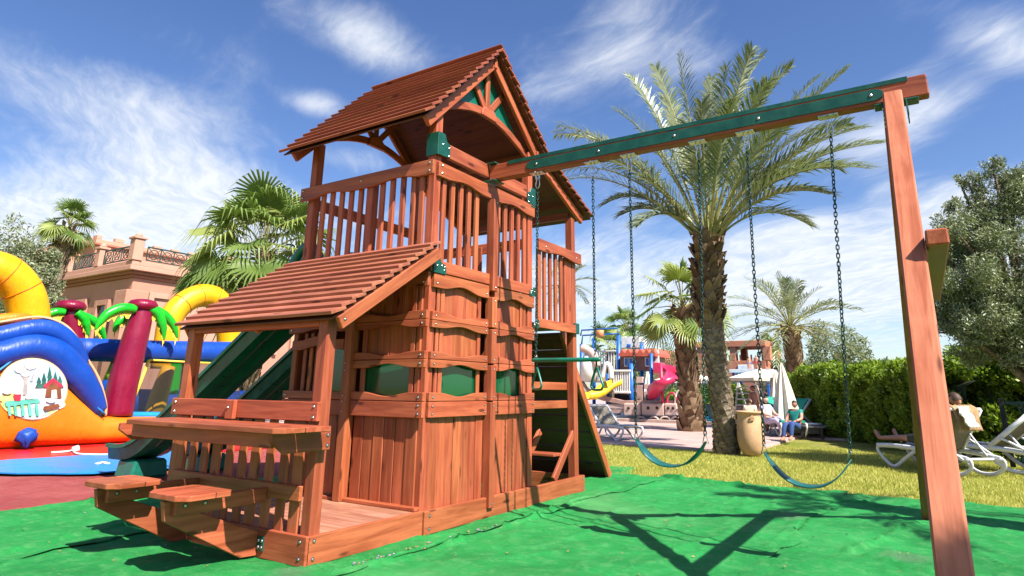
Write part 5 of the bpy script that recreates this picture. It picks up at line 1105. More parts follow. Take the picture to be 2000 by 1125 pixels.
# terracotta urn
plain('clay_urn', (0.56, 0.34, 0.18), 0.75, var=0.15, nscale=3, bmp=0.3, bscale=25, dirt=((0.48, 0.17, 0.08), 0.65))
ub = gp(1470, 889); us_ = zat(803, ub)/0.80
T = empty('clay_urn', ub, 'big tan clay urn with small ring handles standing beside the date palm', 'urn')
sc_ = us_
body = lathe('body', [(0.14*sc_, 0), (0.17*sc_, 0.02*sc_), (0.225*sc_, 0.12*sc_), (0.25*sc_, 0.26*sc_), (0.252*sc_, 0.40*sc_), (0.238*sc_, 0.56*sc_), (0.222*sc_, 0.70*sc_), (0.222*sc_, 0.755*sc_), (0.262*sc_, 0.775*sc_), (0.265*sc_, 0.80*sc_), (0.225*sc_, 0.80*sc_), (0.20*sc_, 0.70*sc_)], 'clay_urn', ub, T, 28)
for a in (205, 330, 90):
    d = V(math.cos(R(a)), math.sin(R(a)), 0); c_ = ub+d*0.232*sc_+V(0, 0, 0.68*sc_); e = V(-d.y, d.x, 0); tube('handle', [c_+e*(0.035*math.cos(R(q)))+V(0, 0, 0.035*math.sin(R(q)))+d*0.02 for q in range(0, 360, 45)], 0.013, 'clay_urn', T, 6, True)
# ---------------------------------------------------------------- loungers
plain('white_resin', (0.72, 0.72, 0.72), 0.4, var=0.05); plain('sling_taupe', (0.20, 0.17, 0.125), 0.8, var=0.15, nscale=20, bmp=0.3, bscale=120); plain('cushion_teal', (0.01, 0.30, 0.22), 0.8); plain('sling_beige', (0.42, 0.36, 0.27), 0.8)
plain('skin', (0.42, 0.20, 0.13), 0.5, var=0.1); plain('skin_red', (0.50, 0.22, 0.16), 0.5, var=0.1); plain('skin_light', (0.60, 0.37, 0.27), 0.5, var=0.08); plain('hair_dark', (0.012, 0.009, 0.007), 0.6); plain('hair_brown', (0.06, 0.03, 0.015), 0.6)
plain('cloth_olive', (0.035, 0.045, 0.030), 0.85, var=0.25, nscale=15); plain('cloth_white', (0.66, 0.68, 0.72), 0.85, var=0.06); plain('towel_tan', (0.36, 0.22, 0.11), 0.95, var=0.25, nscale=12); plain('towel_cream', (0.60, 0.54, 0.42), 0.95, var=0.15, nscale=10); plain('jeans', (0.03, 0.07, 0.22), 0.85, var=0.25); plain('cloth_teal', (0.01, 0.25, 0.21), 0.8, var=0.2); plain('cloth_blue', (0.02, 0.16, 0.42), 0.7); plain('cloth_pink', (0.6, 0.05, 0.25), 0.8); plain('cloth_black', (0.01, 0.01, 0.012), 0.8); plain('cloth_cream', (0.66, 0.56, 0.42), 0.85); plain('cloth_lilac', (0.45, 0.40, 0.55), 0.85)
def lounger(loc, yaw, label, back=52, seat='sling_taupe', group=None, cushion=None, size=1.0):
    """sled-frame sun lounger; local x from foot (0) to head (1.9), z up"""
    M = Matrix.Translation(Vector(loc)) @ Matrix.Rotation(yaw, 4, 'Z') @ Matrix.Scale(size, 4); T_ = link('sun_lounger', None, M); tag(T_, label, 'sun lounger', group)
    W2 = 0.30; hz = 0.34; P_ = lambda pts: [M @ Vector(p) for p in pts]
    for s in (-1, 1):
        y = s*W2
        tube('side_rail', P_([(0.02, y, hz-0.02), (0.4, y, hz), (1.0, y, hz-0.01), (1.45, y, hz-0.03), (1.85, y, hz-0.10)]), 0.030, 'white_resin', T_, 8, sub=4, flat=(1.2, 0.8))
        tube('sled_leg', P_([(0.04, y, hz-0.03), (0.02, y, hz-0.10), (0.12, y, 0.13), (0.27, y, 0.025), (0.40, y, 0.022), (0.60, y, 0.15), (0.85, y, hz-0.04)]), 0.024, 'white_resin', T_, 8, sub=4, flat=(1.2, 0.8))
        tube('sled_leg', P_([(1.05, y, hz-0.04), (1.22, y, 0.13), (1.40, y, 0.025), (1.62, y, 0.022), (1.80, y, 0.09), (1.87, y, 0.20), (1.80, y, 0.27), (1.50, y, hz-0.05)]), 0.024, 'white_resin', T_, 8, sub=4, flat=(1.2, 0.8))
    for x in (0.10, 0.55, 1.10, 1.72): tube('cross_bar', P_([(x, -W2, hz-0.03 if x < 1.5 else 0.25), (x, W2, hz-0.03 if x < 1.5 else 0.25)]), 0.018, 'white_resin', T_, 6)
    def slab(name, pts, th, m):
        vs = []; n_ = len(pts)
        for (x, z) in pts:
            for y in (-W2+0.02, W2-0.02): vs += [M @ Vector((x, y, z)), M @ Vector((x, y, z-th))]
        fs = []
        for i in range(n_-1): a = i*4; b = a+4; fs += [(a, b, b+2, a+2), (a+1, a+3, b+3, b+1), (a, a+1, b+1, b), (a+2, b+2, b+3, a+3)]
        fs += [(0, 2, 3, 1), (4*n_-4, 4*n_-3, 4*n_-1, 4*n_-2)]
        return frommesh(name, vs, fs, m, None, T_)
    slab('seat_sling', [(0.06, hz+0.012), (0.5, hz+0.004), (0.9, hz+0.01), (1.16, hz+0.012)], 0.012, seat)
    bc, bs = math.cos(R(back)), math.sin(R(back)); hx = 1.16
    slab('back_sling', [(hx+0.02*bc, hz+0.02*bs), (hx+0.35*bc+0.02, hz+0.35*bs), (hx+0.74*bc, hz+0.74*bs)], 0.012, seat)
    for s in (-1, 1):
        tube('back_rail', P_([(hx, s*W2, hz), (hx+0.4*bc, s*W2, hz+0.4*bs), (hx+0.78*bc, s*W2, hz+0.78*bs)]), 0.030, 'white_resin', T_, 8, flat=(1.2, 0.8))
        tube('back_strut', P_([(hx+0.36*bc, s*(W2-0.03), hz+0.33*bs), (1.62, s*(W2-0.03), hz-0.06)]), 0.014, 'white_resin', T_, 6)
        tube('arm_rest', P_([(hx+0.22*bc, s*(W2+0.02), hz+0.22*bs), (1.50, s*(W2+0.02), 0.40), (1.78, s*(W2+0.02), 0.24)]), 0.018, 'white_resin', T_, 6, sub=3)
    tube('back_top', P_([(hx+0.78*bc, -W2, hz+0.78*bs), (hx+0.78*bc, W2, hz+0.78*bs)]), 0.024, 'white_resin', T_, 8)
    if cushion: slab('cushion', [(0.05, hz+0.07), (0.6, hz+0.065), (1.14, hz+0.07), (hx+0.4*bc-0.04, hz+0.4*bs+0.04), (hx+0.76*bc-0.05, hz+0.76*bs+0.04)], 0.05, cushion)
    return M
f0 = gp(1735, 905); f1 = gp(1905, 930); yw = math.atan2(f1.y-f0.y, f1.x-f0.x)
ML = lounger(f0+V(math.cos(yw), math.sin(yw), 0)*0.12, yw, 'white framed sun lounger on the lawn carrying the lying man', 54, group='loungers on the lawn', size=0.92)
f2 = gp(1942, 916); y2 = yw+0.35; lounger(f2-V(math.cos(y2), math.sin(y2), 0)*1.05, y2, 'empty sun lounger at the right edge, back raised, seen from behind', 40, group='loungers on the lawn')
la = gp(1185, 866); la = gp(1238, 864); lounger(la+V(0, 0, 0.02), 0.98, 'white sun lounger with beige sling on the terrace below the playground boat', 40, 'sling_taupe', 'loungers on the terrace', size=0.86)
lb = gp(1508, 850); lc = gp(1560, 850); lounger(lb+V(-0.6, 0.35, 0.02), math.atan2(lc.y-lb.y, lc.x-lb.x)+0.15, 'white sun lounger with teal cushion behind the urn', 46, 'sling_beige', 'loungers on the terrace', 'cushion_teal')
ld = far(1550, 820, 18.0); ld.z = 0.02; lounger(ld, 0.42, 'white sun lounger with teal cushion against the hedge', 50, 'sling_beige', 'loungers on the terrace', 'cushion_teal')
# low dark platform
plain('platform_black', (0.012, 0.012, 0.012), 0.55); plain('platform_top', (0.10, 0.09, 0.085), 0.6)
q = gp(1600, 857); T = empty('low_platform', (q.x, q.y, 0), 'low black slatted platform on the terrace edge in front of the hedge', 'platform')
xa, xb = q.x-0.25, q.x+1.5; ya, yb = gp(1665, 860).y+0.55, gp(1556, 857).y+0.35
for i in range(9): x = xa+(xb-xa)*i/9; bx('slat', (x, x+(xb-xa)/9-0.02), (ya, yb), (0.26, 0.29), 'platform_top', T)
for x in (xa+0.02, xb-0.1): 
    for y in (ya+0.05, (ya+yb)/2, yb-0.13): bx('leg', (x, x+0.07), (y, y+0.07), (0.0, 0.258), 'platform_black', T)
bx('skirt', (xa+0.03, xa+0.06), (ya+0.13, yb-0.14), (0.12, 0.258), 'platform_black', T)
o = lathe('round_lid', [(0.20, 0), (0.22, 0.015), (0.21, 0.035), (0.1, 0.05)], 'white_resin', (xb-0.75, (ya*0.6+yb*0.4), 0.292), None, 18); tag(o, 'white round lid lying on the low black platform', 'lid')
# parasols
plain('canvas', (0.74, 0.68, 0.55), 0.85, var=0.05, bmp=0.2, bscale=30); plain('pole_white', (0.70, 0.68, 0.62), 0.5)
def parasol_open(base, h, r_, label):
    T_ = empty('parasol', base, label, 'parasol', 'white pool parasols'); base = Vector(base); tube('pole', [base, base+V(0, 0, h+0.12)], 0.028, 'pole_white', T_, 8)
    vs = [tuple(base+V(0, 0, h+0.10))]; fs = []; n = 8
    for j, (q, dz) in enumerate(((0.5, -0.18), (1.0, -0.42), (1.0, -0.56))):
        for i in range(n*2): a = math.pi*i/n; k_ = 1 if i % 2 == 0 else 0.955; vs.append(tuple(base+V(r_*q*k_*math.cos(a), r_*q*k_*math.sin(a), h+0.1+dz*r_/1.6+(0 if i % 2 == 0 else -0.015))))
    m_ = n*2
    for i in range(m_): fs.append((0, 1+i, 1+(i+1) % m_))
    for j in range(2):
        for i in range(m_): a = 1+j*m_+i; b = 1+j*m_+(i+1) % m_; fs.append((a, a+m_, b+m_, b))
    c_ = frommesh('canopy', vs, fs, 'canvas', None, T_); md = c_.modifiers.new('solid', 'SOLIDIFY'); md.thickness = 0.01
    for i in range(n): a = 2*math.pi*i/n; tube('rib', [base+V(0, 0, h-0.45), base+V(r_*0.55*math.cos(a), r_*0.55*math.sin(a), h-0.16)], 0.01, 'pole_white', T_, 4)
def parasol_shut(base, h, label):
    T_ = empty('parasol', base, label, 'parasol', 'white pool parasols'); base = Vector(base); tube('pole', [base, base+V(0, 0, h)], 0.028, 'pole_white', T_, 8); n = 16; vs = []; fs = []
    prf = [(0.02, h+0.10), (0.07, h-0.1), (0.17, h-0.55), (0.26, h-1.0), (0.33, h-1.4), (0.22, h-1.45)]
    for (r_, z) in prf:
        for i in range(n): a = 2*math.pi*i/n; k_ = 1.18 if i % 2 else 0.72; vs.append(tuple(base+V(r_*k_*math.cos(a), r_*k_*math.sin(a), z+(0.05*math.sin(i*1.7) if z < h-1.2 else 0))))
    for j in range(len(prf)-1):
        for i in range(n): fs.append((j*n+i, j*n+(i+1) % n, (j+1)*n+(i+1) % n, (j+1)*n+i))
    frommesh('canopy', vs, fs, 'canvas', None, T_)
b_ = far(1489, 760, 22.0); b_.z = 0; parasol_open(b_, zat(727, b_), 1.05, 'open white parasol shading the group behind the urn')
b_ = far(1340, 760, 27.0); b_.z = 0; parasol_open(b_, zat(730, b_), 1.35, 'open white parasol half hidden behind the palm trunks')
b_ = far(1531, 760, 19.0); b_.z = 0; parasol_shut(b_, zat(716, b_), 'tall closed white parasol at the end of the hedge')
b_ = far(1516, 760, 21.0); b_.z = 0; parasol_shut(b_, zat(733, b_), 'shorter closed white parasol beside the open one')
b_ = far(1266, 760, 33.0); b_.z = 0; parasol_shut(b_, zat(726, b_), 'small far closed parasol seen inside the water playground')
# pots with shrubs
plain('pot_clay', (0.42, 0.17, 0.10), 0.8, var=0.15)
for (px, py, dist, lab) in ((1441, 800, 25, 'terracotta pot with dark shrub left of the lifeguard steps'), (1393, 798, 28, 'terracotta pot with round shrub left of the date palm trunk')):
    b_ = far(px, 760, dist); b_.z = 0.02; T = empty('potted_shrub', b_, lab, 'potted plant', 'pots by the pool'); lathe('pot', [(0.22, 0), (0.30, 0.3), (0.36, 0.55), (0.38, 0.6), (0.33, 0.6), (0.3, 0.5)], 'pot_clay', b_, T, 16)
    cl = [(b_.x+rnd.gauss(0, 0.22), b_.y+rnd.gauss(0, 0.22), b_.z+0.95+rnd.gauss(0, 0.2), 0.22) for i in range(16)]; leafcloud('foliage', cl, 1500, 0.11, 'hedge_leaf', T, 1.9)
# lifeguard steps
T_b = far(1467, 800, 23.0); T_b.z = 0.02; T = empty('lifeguard_steps', T_b, 'white tubular lifeguard stair in front of the far pots', 'steps'); hs_ = zat(748, T_b)
for s in (-0.28, 0.28):
    tube('stair_rail', [T_b+V(0, s+0.30, 0), T_b+V(0.1, s+0.18, hs_*0.6), T_b+V(0.15, s+0.1, hs_)], 0.03, 'pole_white', T, 6); tube('stair_leg', [T_b+V(0.75, s-0.1, 0), T_b+V(0.2, s+0.1, hs_)], 0.03, 'pole_white', T, 6)
for i in range(7): z = hs_*(i+0.6)/7.5; y = 0.30-0.2*z/hs_; bx('tread', (T_b.x-0.05, T_b.x+0.2), (T_b.y+y-0.28, T_b.y+y+0.28), (z, z+0.045), 'pole_white', T)
# lattice fence at the right edge
plain('fence_green', (0.012, 0.075, 0.055), 0.5, var=0.15); plain('post_dark', (0.012, 0.016, 0.014), 0.6)
fa = far(1950, 760, 13.4); fa.z = 0; fb = far(2090, 760, 13.0); fb.z = 0; T = empty('lattice_fence', fa, 'dark green lattice fence panel with post beside the last lounger', 'fence'); d = (fb-fa).normalized(); L = (fb-fa).length
zf0, zf1 = 0.08, zat(787, fa); bm_ = None
bx('post', (fa.x-0.035, fa.x+0.035), (fa.y-0.035, fa.y+0.035), (0, zat(778, fa)), 'post_dark', T)
board('fence_rail', fa+d*0.07+V(0, 0, zf1), fb+V(0, 0, zf1), 0.05, 0.04, (0, 0, 1), 'fence_green', T); board('fence_rail', fa+d*0.07+V(0, 0, zf0), fb+V(0, 0, zf0), 0.05, 0.04, (0, 0, 1), 'fence_green', T); board('fence_rail', fa+d*0.07+V(0, 0, 0.42), fb+V(0, 0, 0.42), 0.035, 0.03, (0, 0, 1), 'fence_green', T)
for i in range(26):
    x = 0.07+i*0.055; hgt = zf1-zf0; p0 = fa+d*x+V(0, 0, zf0); dirn = 1 if (i//8) % 2 == 0 else -1
    board('fence_slat', fa+d*x+V(0, 0, zf0), fa+d*(x+0.30*dirn)+V(0, 0, zf1), 0.022, 0.012, d, 'fence_green', T)
# ---------------------------------------------------------------- water playground: pirate-boat play structure
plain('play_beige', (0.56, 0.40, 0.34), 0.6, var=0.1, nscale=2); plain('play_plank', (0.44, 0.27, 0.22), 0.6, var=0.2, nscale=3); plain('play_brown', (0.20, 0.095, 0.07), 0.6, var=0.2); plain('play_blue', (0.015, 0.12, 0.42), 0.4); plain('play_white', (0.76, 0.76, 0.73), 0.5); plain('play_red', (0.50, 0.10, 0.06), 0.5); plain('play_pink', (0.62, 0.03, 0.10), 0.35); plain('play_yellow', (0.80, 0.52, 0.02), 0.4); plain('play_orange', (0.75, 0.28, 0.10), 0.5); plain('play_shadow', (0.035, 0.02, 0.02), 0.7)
XB = 20.5
def bp_(px, py, dx=0.0): return on(px, py, 'X', XB+dx)
bb = bp_(1250, 835); WP = empty('water_playground', (XB, bb.y, 0), 'water play structure shaped like a boat with blue posts, towers and coloured slides', 'playground')
def wb(name, x0, y0, x1, y1, dx0, dx1, m, c=0.01):
    a = bp_(x0, y0, dx0); b = bp_(x1, y1, dx0); return bx(name, (XB+dx0, XB+dx1), (min(a.y, b.y), max(a.y, b.y)), (max(0, min(a.z, b.z)), max(a.z, b.z)), m, WP, c)
# hull planks with a rising bow at the left
for i in range(6):
    ya, yb = 838-i*9.5, 838-(i+1)*9.5+1.0
    P = [(1345-i*1, ya), (1150-i*2, ya-(1 if i < 3 else 3))]; top = [(1150-i*2, yb-(1 if i < 3 else 3)), (1345-i*1, yb)]
    if i == 5: P = [(1345, ya), (1220, ya), (1180, ya-8), (1155, ya-18), (1138, ya-42)]; top = [(1134, yb-50), (1150, yb-24), (1178, yb-10), (1220, yb), (1345, yb)]
    pts = [((bp_(*p).y-bb.y), max(0.0, bp_(*p).z)) for p in P+top]; prof('hull_plank', pts, 0.10+0.02*(i % 2), (XB-0.02*i, bb.y, 0), (0, 1, 0), (0, 0, 1), 'play_plank' if i % 2 else 'play_beige', WP, c=0.01)
for (a, b) in ((1218, 1250), (1253, 1296), (1298, 1322)):
    p = wb('hull_panel', a, 812, b, 788, -0.35, -0.12, 'play_beige', 0.04)
    for q in (0.3, 0.7): x = a+(b-a)*q; c_ = bp_(x, 797, -0.36); lathe('porthole', [(0.055, 0), (0.055, 0.02), (0.0, 0.021)], 'play_shadow', c_, p, 10, M=frame(c_, (0, 1, 0), (-1, 0, 0)))
for x in (1253, 1278, 1300, 1322):
    c_ = bp_(x, 826, -0.42); lathe('porthole', [(0.24, 0), (0.24, 0.06), (0.18, 0.06), (0.17, 0.0), (0.0, 0.0)], ['play_beige'], c_, WP, 16, M=frame(c_, (0, 1, 0), (-1, 0, 0))); lathe('porthole_opening', [(0.17, 0), (0.17, 0.03), (0.0, 0.031)], 'play_shadow', c_, WP, 14, M=frame(c_, (0, 1, 0), (-1, 0, 0)))
for (x, y0, y1, r_, dx) in ((1136, 672, 800, 4, 0.6), (1160, 660, 800, 3.5, 2.0), (1208, 655, 800, 4.5, 0.8), (1233, 710, 800, 5, 0.2), (1253, 668, 800, 4.5, 1.0), (1272, 690, 800, 3.5, 0.3), (1187, 730, 800, 3.5, 0.2)):
    p = bp_(x, y1, dx); q = bp_(x, y0, dx); tube('post', [(p.x, p.y, 0), (q.x, q.y, q.z)], rpx(r_, q), 'play_blue', WP, 8)
for pts in ([(1136, 672), (1138, 655), (1206, 652), (1208, 668)], [(1134, 656), (1136, 645), (1206, 641), (1208, 655)]): tube('top_frame', [bp_(x, y, 0.8) for x, y in pts], 0.035, 'play_blue', WP, 6)
b_ = bp_(1172, 652, 0.7); lathe('water_bucket', [(0.12, -0.16), (0.15, 0.0), (0.17, 0.14), (0.15, 0.14)], 'play_orange', b_, WP, 12)
for i in range(13):
    x = 1142+i*5.2; a = bp_(x, 742, 1.1); b = bp_(x, 686, 1.1); board('railing_bar', a, b, 0.05, 0.03, (0, 1, 0), 'play_white', WP)
wb('deck', 1140, 746, 1212, 742, 0.4, 2.2, 'play_beige'); wb('railing_top', 1140, 688, 1208, 684, 1.05, 1.15, 'play_white')
for i in range(8): x = 1199+i*4.3; a = bp_(x, 766, 0.1); b = bp_(x, 724, 0.1); board('railing_bar', a, b, 0.045, 0.03, (0, 1, 0), 'play_white', WP)
wb('railing_top', 1197, 726, 1231, 722, 0.05, 0.15, 'play_white'); wb('railing_top', 1197, 768, 1231, 764, 0.05, 0.15, 'play_white')
# house on the upper deck
wb('house_wall', 1212, 724, 1276, 690, 0.5, 1.8, 'play_brown')
for (a, b) in ((1219, 1226), (1228, 1236), (1260, 1267)): w_ = wb('house_window', a, 716, b, 698, 0.42, 0.5, 'play_white'); wb('window_pane', a+1.2, 714, b-1.2, 700, 0.39, 0.419, 'play_blue')
zz = [(1210, 692)]
for i in range(6): zz += [(1210+i*12+6, 682), (1210+(i+1)*12, 690)]
pts = [((bp_(*p, 0.4).y-bb.y), bp_(*p, 0.4).z) for p in zz+[(1282, 696), (1210, 696)]]; prof('house_roof', pts, 1.6, (XB+1.1, bb.y, 0), (0, 1, 0), (0, 0, 1), 'play_red', WP, c=0)
wb('house_top', 1214, 680, 1248, 657, 1.2, 2.0, 'play_white'); wb('side_panel', 1273, 716, 1285, 683, 0.6, 0.7, 'play_white'); wb('mast_panel', 1224, 678, 1230, 672, 1.1, 1.199, 'play_blue')
for (a, b, y0, y1, m) in ((1242, 1255, 748, 736, 'play_beige'), (1242, 1254, 785, 752, 'play_plank'), (1258, 1276, 760, 750, 'play_beige'), (1258, 1276, 786, 764, 'play_beige')): wb('lower_panel', a, y0, b, y1, 0.2, 0.35, m)
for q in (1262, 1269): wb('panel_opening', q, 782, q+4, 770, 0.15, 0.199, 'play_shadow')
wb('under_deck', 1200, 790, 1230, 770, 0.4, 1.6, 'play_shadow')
tube('tower_drum', [bp_(1150, 745, -0.2), bp_(1150, 712, -0.2), bp_(1152, 692, -0.2)], [0.34, 0.34, 0.20], 'play_white', WP, 14)
tube('water_pipe', [bp_(1136, 680, -0.3), bp_(1148, 684, -0.3), bp_(1160, 694, -0.3), bp_(1166, 716, -0.3)], 0.16, 'play_beige', WP, 10, sub=4); tube('water_pipe', [bp_(1176, 740, -0.3), bp_(1184, 712, -0.3), bp_(1192, 718, -0.3), bp_(1194, 740, -0.3)], 0.10, 'play_white', WP, 8, sub=4)
def chute(name, pts, w_, h_, m, dx=0.0):
    P = crom([bp_(p[0], p[1], p[2]) for p in pts], 6); vs = []; fs = []; sec = [(-1, 1), (-0.8, 0.15), (-0.3, 0), (0.3, 0), (0.8, 0.15), (1, 1), (1.1, 1), (0.9, 0.0), (0.3, -0.15), (-0.3, -0.15), (-0.9, 0.0), (-1.1, 1)]
    for i, p in enumerate(P):
        d = P[min(len(P)-1, i+1)]-P[max(0, i-1)]; d.z = 0; d.normalize(); s_ = V(d.y, -d.x, 0)
        for (a, b) in sec: vs.append(p+s_*(a*w_)+V(0, 0, b*h_))
    n_ = len(sec)
    for i in range(len(P)-1):
        for j in range(n_): a = i*n_+j; b = i*n_+(j+1) % n_; fs.append((a, b, b+n_, a+n_))
    frommesh(name, vs, fs, m, None, WP, True)
chute('yellow_slide', [(1206, 752, 0.0), (1188, 760, -0.4), (1172, 772, -0.8), (1158, 778, -1.1), (1146, 779, -1.3)], 0.32, 0.22, 'play_yellow')
chute('spiral_slide', [(1277, 722, 0.2), (1298, 724, 0.6), (1314, 733, 0.1), (1312, 744, -0.8), (1294, 755, -1.2), (1279, 768, -0.6), (1278, 784, 0.2)], 0.22, 0.22, 'play_pink')
a = bp_(1294, 775, -0.2); tube('slide_pillar', [(a.x, a.y, 0), a+V(0, 0, 1.2)], 0.06, 'play_pink', WP, 10); wb('slide_gate', 1276, 728, 1288, 708, 0.1, 0.2, 'play_pink')
for (x, y, r_) in ((1312, 776, 0.22), (1328, 772, 0.25)): tube('spray_hoop', [bp_(x-9, 800, -0.2), bp_(x-8, y, -0.2), bp_(x, y-9, -0.2), bp_(x+8, y, -0.2), bp_(x+10, 800, -0.2)], 0.04, 'play_white' if x > 1320 else 'play_pink', WP, 6, sub=4)
# ---------------------------------------------------------------- people
def skinobj(name, joints, bones, rad, m, parent, M, root=0, sub=2):
    me = bpy.data.meshes.new(name); me.from_pydata([tuple(M @ Vector(j)) for j in joints], bones, []); setmat(me, m); o = link(name, me, None, parent)
    md = o.modifiers.new('skin', 'SKIN'); md.use_smooth_shade = True; s = o.modifiers.new('sub', 'SUBSURF'); s.levels = sub; s.render_levels = sub
    for v_, r_ in zip(me.skin_vertices[0].data, rad): v_.radius = (r_, r_) if not isinstance(r_, tuple) else r_; v_.use_root = False
    me.skin_vertices[0].data[root].use_root = True
    return o
def head(loc, M, parent, skin, hair, r_=0.105, look=0.0, tilt=0.0, long_=False):
    """shaped head: jaw, nose, eye sockets, ears; hair cap as its own part"""
    Mh = M @ Matrix.Translation(Vector(loc)) @ Matrix.Rotation(look, 4, 'Z') @ Matrix.Rotation(tilt, 4, 'Y')
    bm = bmesh.new(); bmesh.ops.create_icosphere(bm, subdivisions=3, radius=1.0)
    for v_ in bm.verts:
        c = v_.co; x, y, z = c.x*0.92, c.y*0.76, c.z*1.12
        if z < -0.2: y *= 1-0.32*(-z-0.2); x *= 1-0.10*(-z-0.2)
        if c.x > 0.75 and abs(c.y) < 0.22 and -0.35 < c.z < 0.15: x += 0.20*(1-abs(c.y)/0.22)
        if c.x > 0.6 and 0.18 < abs(c.y) < 0.5 and 0.0 < c.z < 0.25: x -= 0.08
        if abs(c.y) > 0.9 and abs(c.z) < 0.3 and abs(c.x) < 0.3: y *= 1.16
        v_.co = Vector((x, y, z))*r_
    me = bpy.data.meshes.new('head'); bm.to_mesh(me); bm.free(); setmat(me, skin); me.polygons.foreach_set('use_smooth', [True]*len(me.polygons)); h_ = link('head', me, Mh, parent)
    bm = bmesh.new(); bmesh.ops.create_icosphere(bm, subdivisions=3, radius=1.0); dl = [v_ for v_ in bm.verts if not (v_.co.z > 0.35 or v_.co.x < -0.15) or v_.co.z < (-1.0 if long_ else -0.55)]
    bmesh.ops.delete(bm, geom=dl, context='VERTS')
    for v_ in bm.verts: c = v_.co; k_ = 1.07+0.05*mnoise.noise(c*5); v_.co = Vector((c.x*0.95, c.y*0.82, c.z*1.14-(0.5 if long_ and c.z < -0.3 else 0)))*r_*k_
    me = bpy.data.meshes.new('hair'); bm.to_mesh(me); bm.free(); setmat(me, hair); me.polygons.foreach_set('use_smooth', [True]*len(me.polygons)); o = link('hair', me, Mh, parent)
    return h_
def hand(wrist, d, M, parent, skin, s=1.0):
    """palm and five unequal bent fingers"""
    w_ = Vector(wrist); d = Vector(d).normalized(); sd_ = d.cross(V(0, 0, 1)); sd_ = sd_.normalized() if sd_.length > 0.1 else V(0, 1, 0); n_ = sd_.cross(d)
    J = [w_, w_+d*0.045*s, w_+d*0.085*s]; Bn = [(0, 1), (1, 2)]; Rr = [0.022*s, 0.030*s, 0.026*s]
    for i, (o_, L) in enumerate(((-0.028, 0.062), (-0.009, 0.074), (0.010, 0.070), (0.028, 0.055))):
        k_ = len(J); b0 = w_+d*0.088*s+sd_*o_*s; J += [b0, b0+d*L*0.55*s-n_*0.008*s, b0+d*L*0.9*s-n_*0.03*s]; Bn += [(2, k_), (k_, k_+1), (k_+1, k_+2)]; Rr += [0.010*s, 0.009*s, 0.007*s]
    k_ = len(J); b0 = w_+d*0.03*s-sd_*0.03*s; J += [b0, b0+d*0.035*s-sd_*0.028*s, b0+d*0.065*s-sd_*0.032*s]; Bn += [(1, k_), (k_, k_+1), (k_+1, k_+2)]; Rr += [0.012*s, 0.010*s, 0.008*s]
    return skinobj('hand', J, Bn, Rr, skin, parent, M, 1, 1)
def person(M, J, label, skin, hair, clothes, r=1.0, look=0.0, tilt=0.0, group=None, long_=False, headr=0.105):
    """J: dict of joints in local metres; one continuous skinned body, clothes as shells along the same bones"""
    T_ = link('person', None, M); tag(T_, label, 'person', group); K = ['pelvis', 'belly', 'chest', 'neck', 'sl', 'el', 'wl', 'sr', 'er', 'wr', 'hl', 'kl', 'al', 'tl', 'hr', 'kr', 'ar', 'tr']
    rad = dict(pelvis=(0.135, 0.10), belly=(0.125, 0.095), chest=(0.15, 0.105), neck=0.052, sl=0.058, el=0.042, wl=0.028, sr=0.058, er=0.042, wr=0.028, hl=0.088, kl=0.058, al=0.038, tl=0.030, hr=0.088, kr=0.058, ar=0.038, tr=0.030)
    bones = [('pelvis', 'belly'), ('belly', 'chest'), ('chest', 'neck'), ('chest', 'sl'), ('sl', 'el'), ('el', 'wl'), ('chest', 'sr'), ('sr', 'er'), ('er', 'wr'), ('pelvis', 'hl'), ('hl', 'kl'), ('kl', 'al'), ('al', 'tl'), ('pelvis', 'hr'), ('hr', 'kr'), ('kr', 'ar'), ('ar', 'tr')]
    sc_ = lambda q, f_: tuple(x*f_ for x in q) if isinstance(q, tuple) else q*f_
    skinobj('body', [J[k_] for k_ in K], [(K.index(a), K.index(b)) for a, b in bones], [sc_(rad[k_], r) for k_ in K], skin, T_, M)
    head(J['head'], M, T_, skin, hair, headr*r, look, tilt, long_)
    hand(J['wl'], Vector(J['wl'])-Vector(J['el']), M, T_, skin, r); hand(J['wr'], Vector(J['wr'])-Vector(J['er']), M, T_, skin, r)
    for (nm, m, chain_, pad) in clothes:
        keys = []
        for b in chain_:
            for k_ in b[:2]:
                if k_ not in keys: keys.append(k_)
        pts = []; rr = []; ed = []; idx = {}
        for (a, b, *e) in chain_:
            for k_ in (a, b):
                if k_ not in idx: idx[k_] = len(pts); pts.append(J[k_]); rr.append(sc_(rad[k_], r*pad))
            if e:  # the garment stops part-way down the bone
                f_ = e[0]; pts.append(tuple(Vector(J[a]).lerp(Vector(J[b]), f_))); q = rad[a] if not isinstance(rad[a], tuple) else rad[a][1]; q2 = rad[b] if not isinstance(rad[b], tuple) else rad[b][1]; rr.append((q*(1-f_)+q2*f_)*r*pad); ed.append((idx[a], len(pts)-1))
            else: ed.append((idx[a], idx[b]))
        used = sorted(set(i for e in ed for i in e)); mp = {u: i for i, u in enumerate(used)}
        skinobj(nm, [pts[u] for u in used], [(mp[a], mp[b]) for a, b in ed], [rr[u] for u in used], m, T_, M, mp[ed[0][0]])
    return T_
def J_of(**k): return k
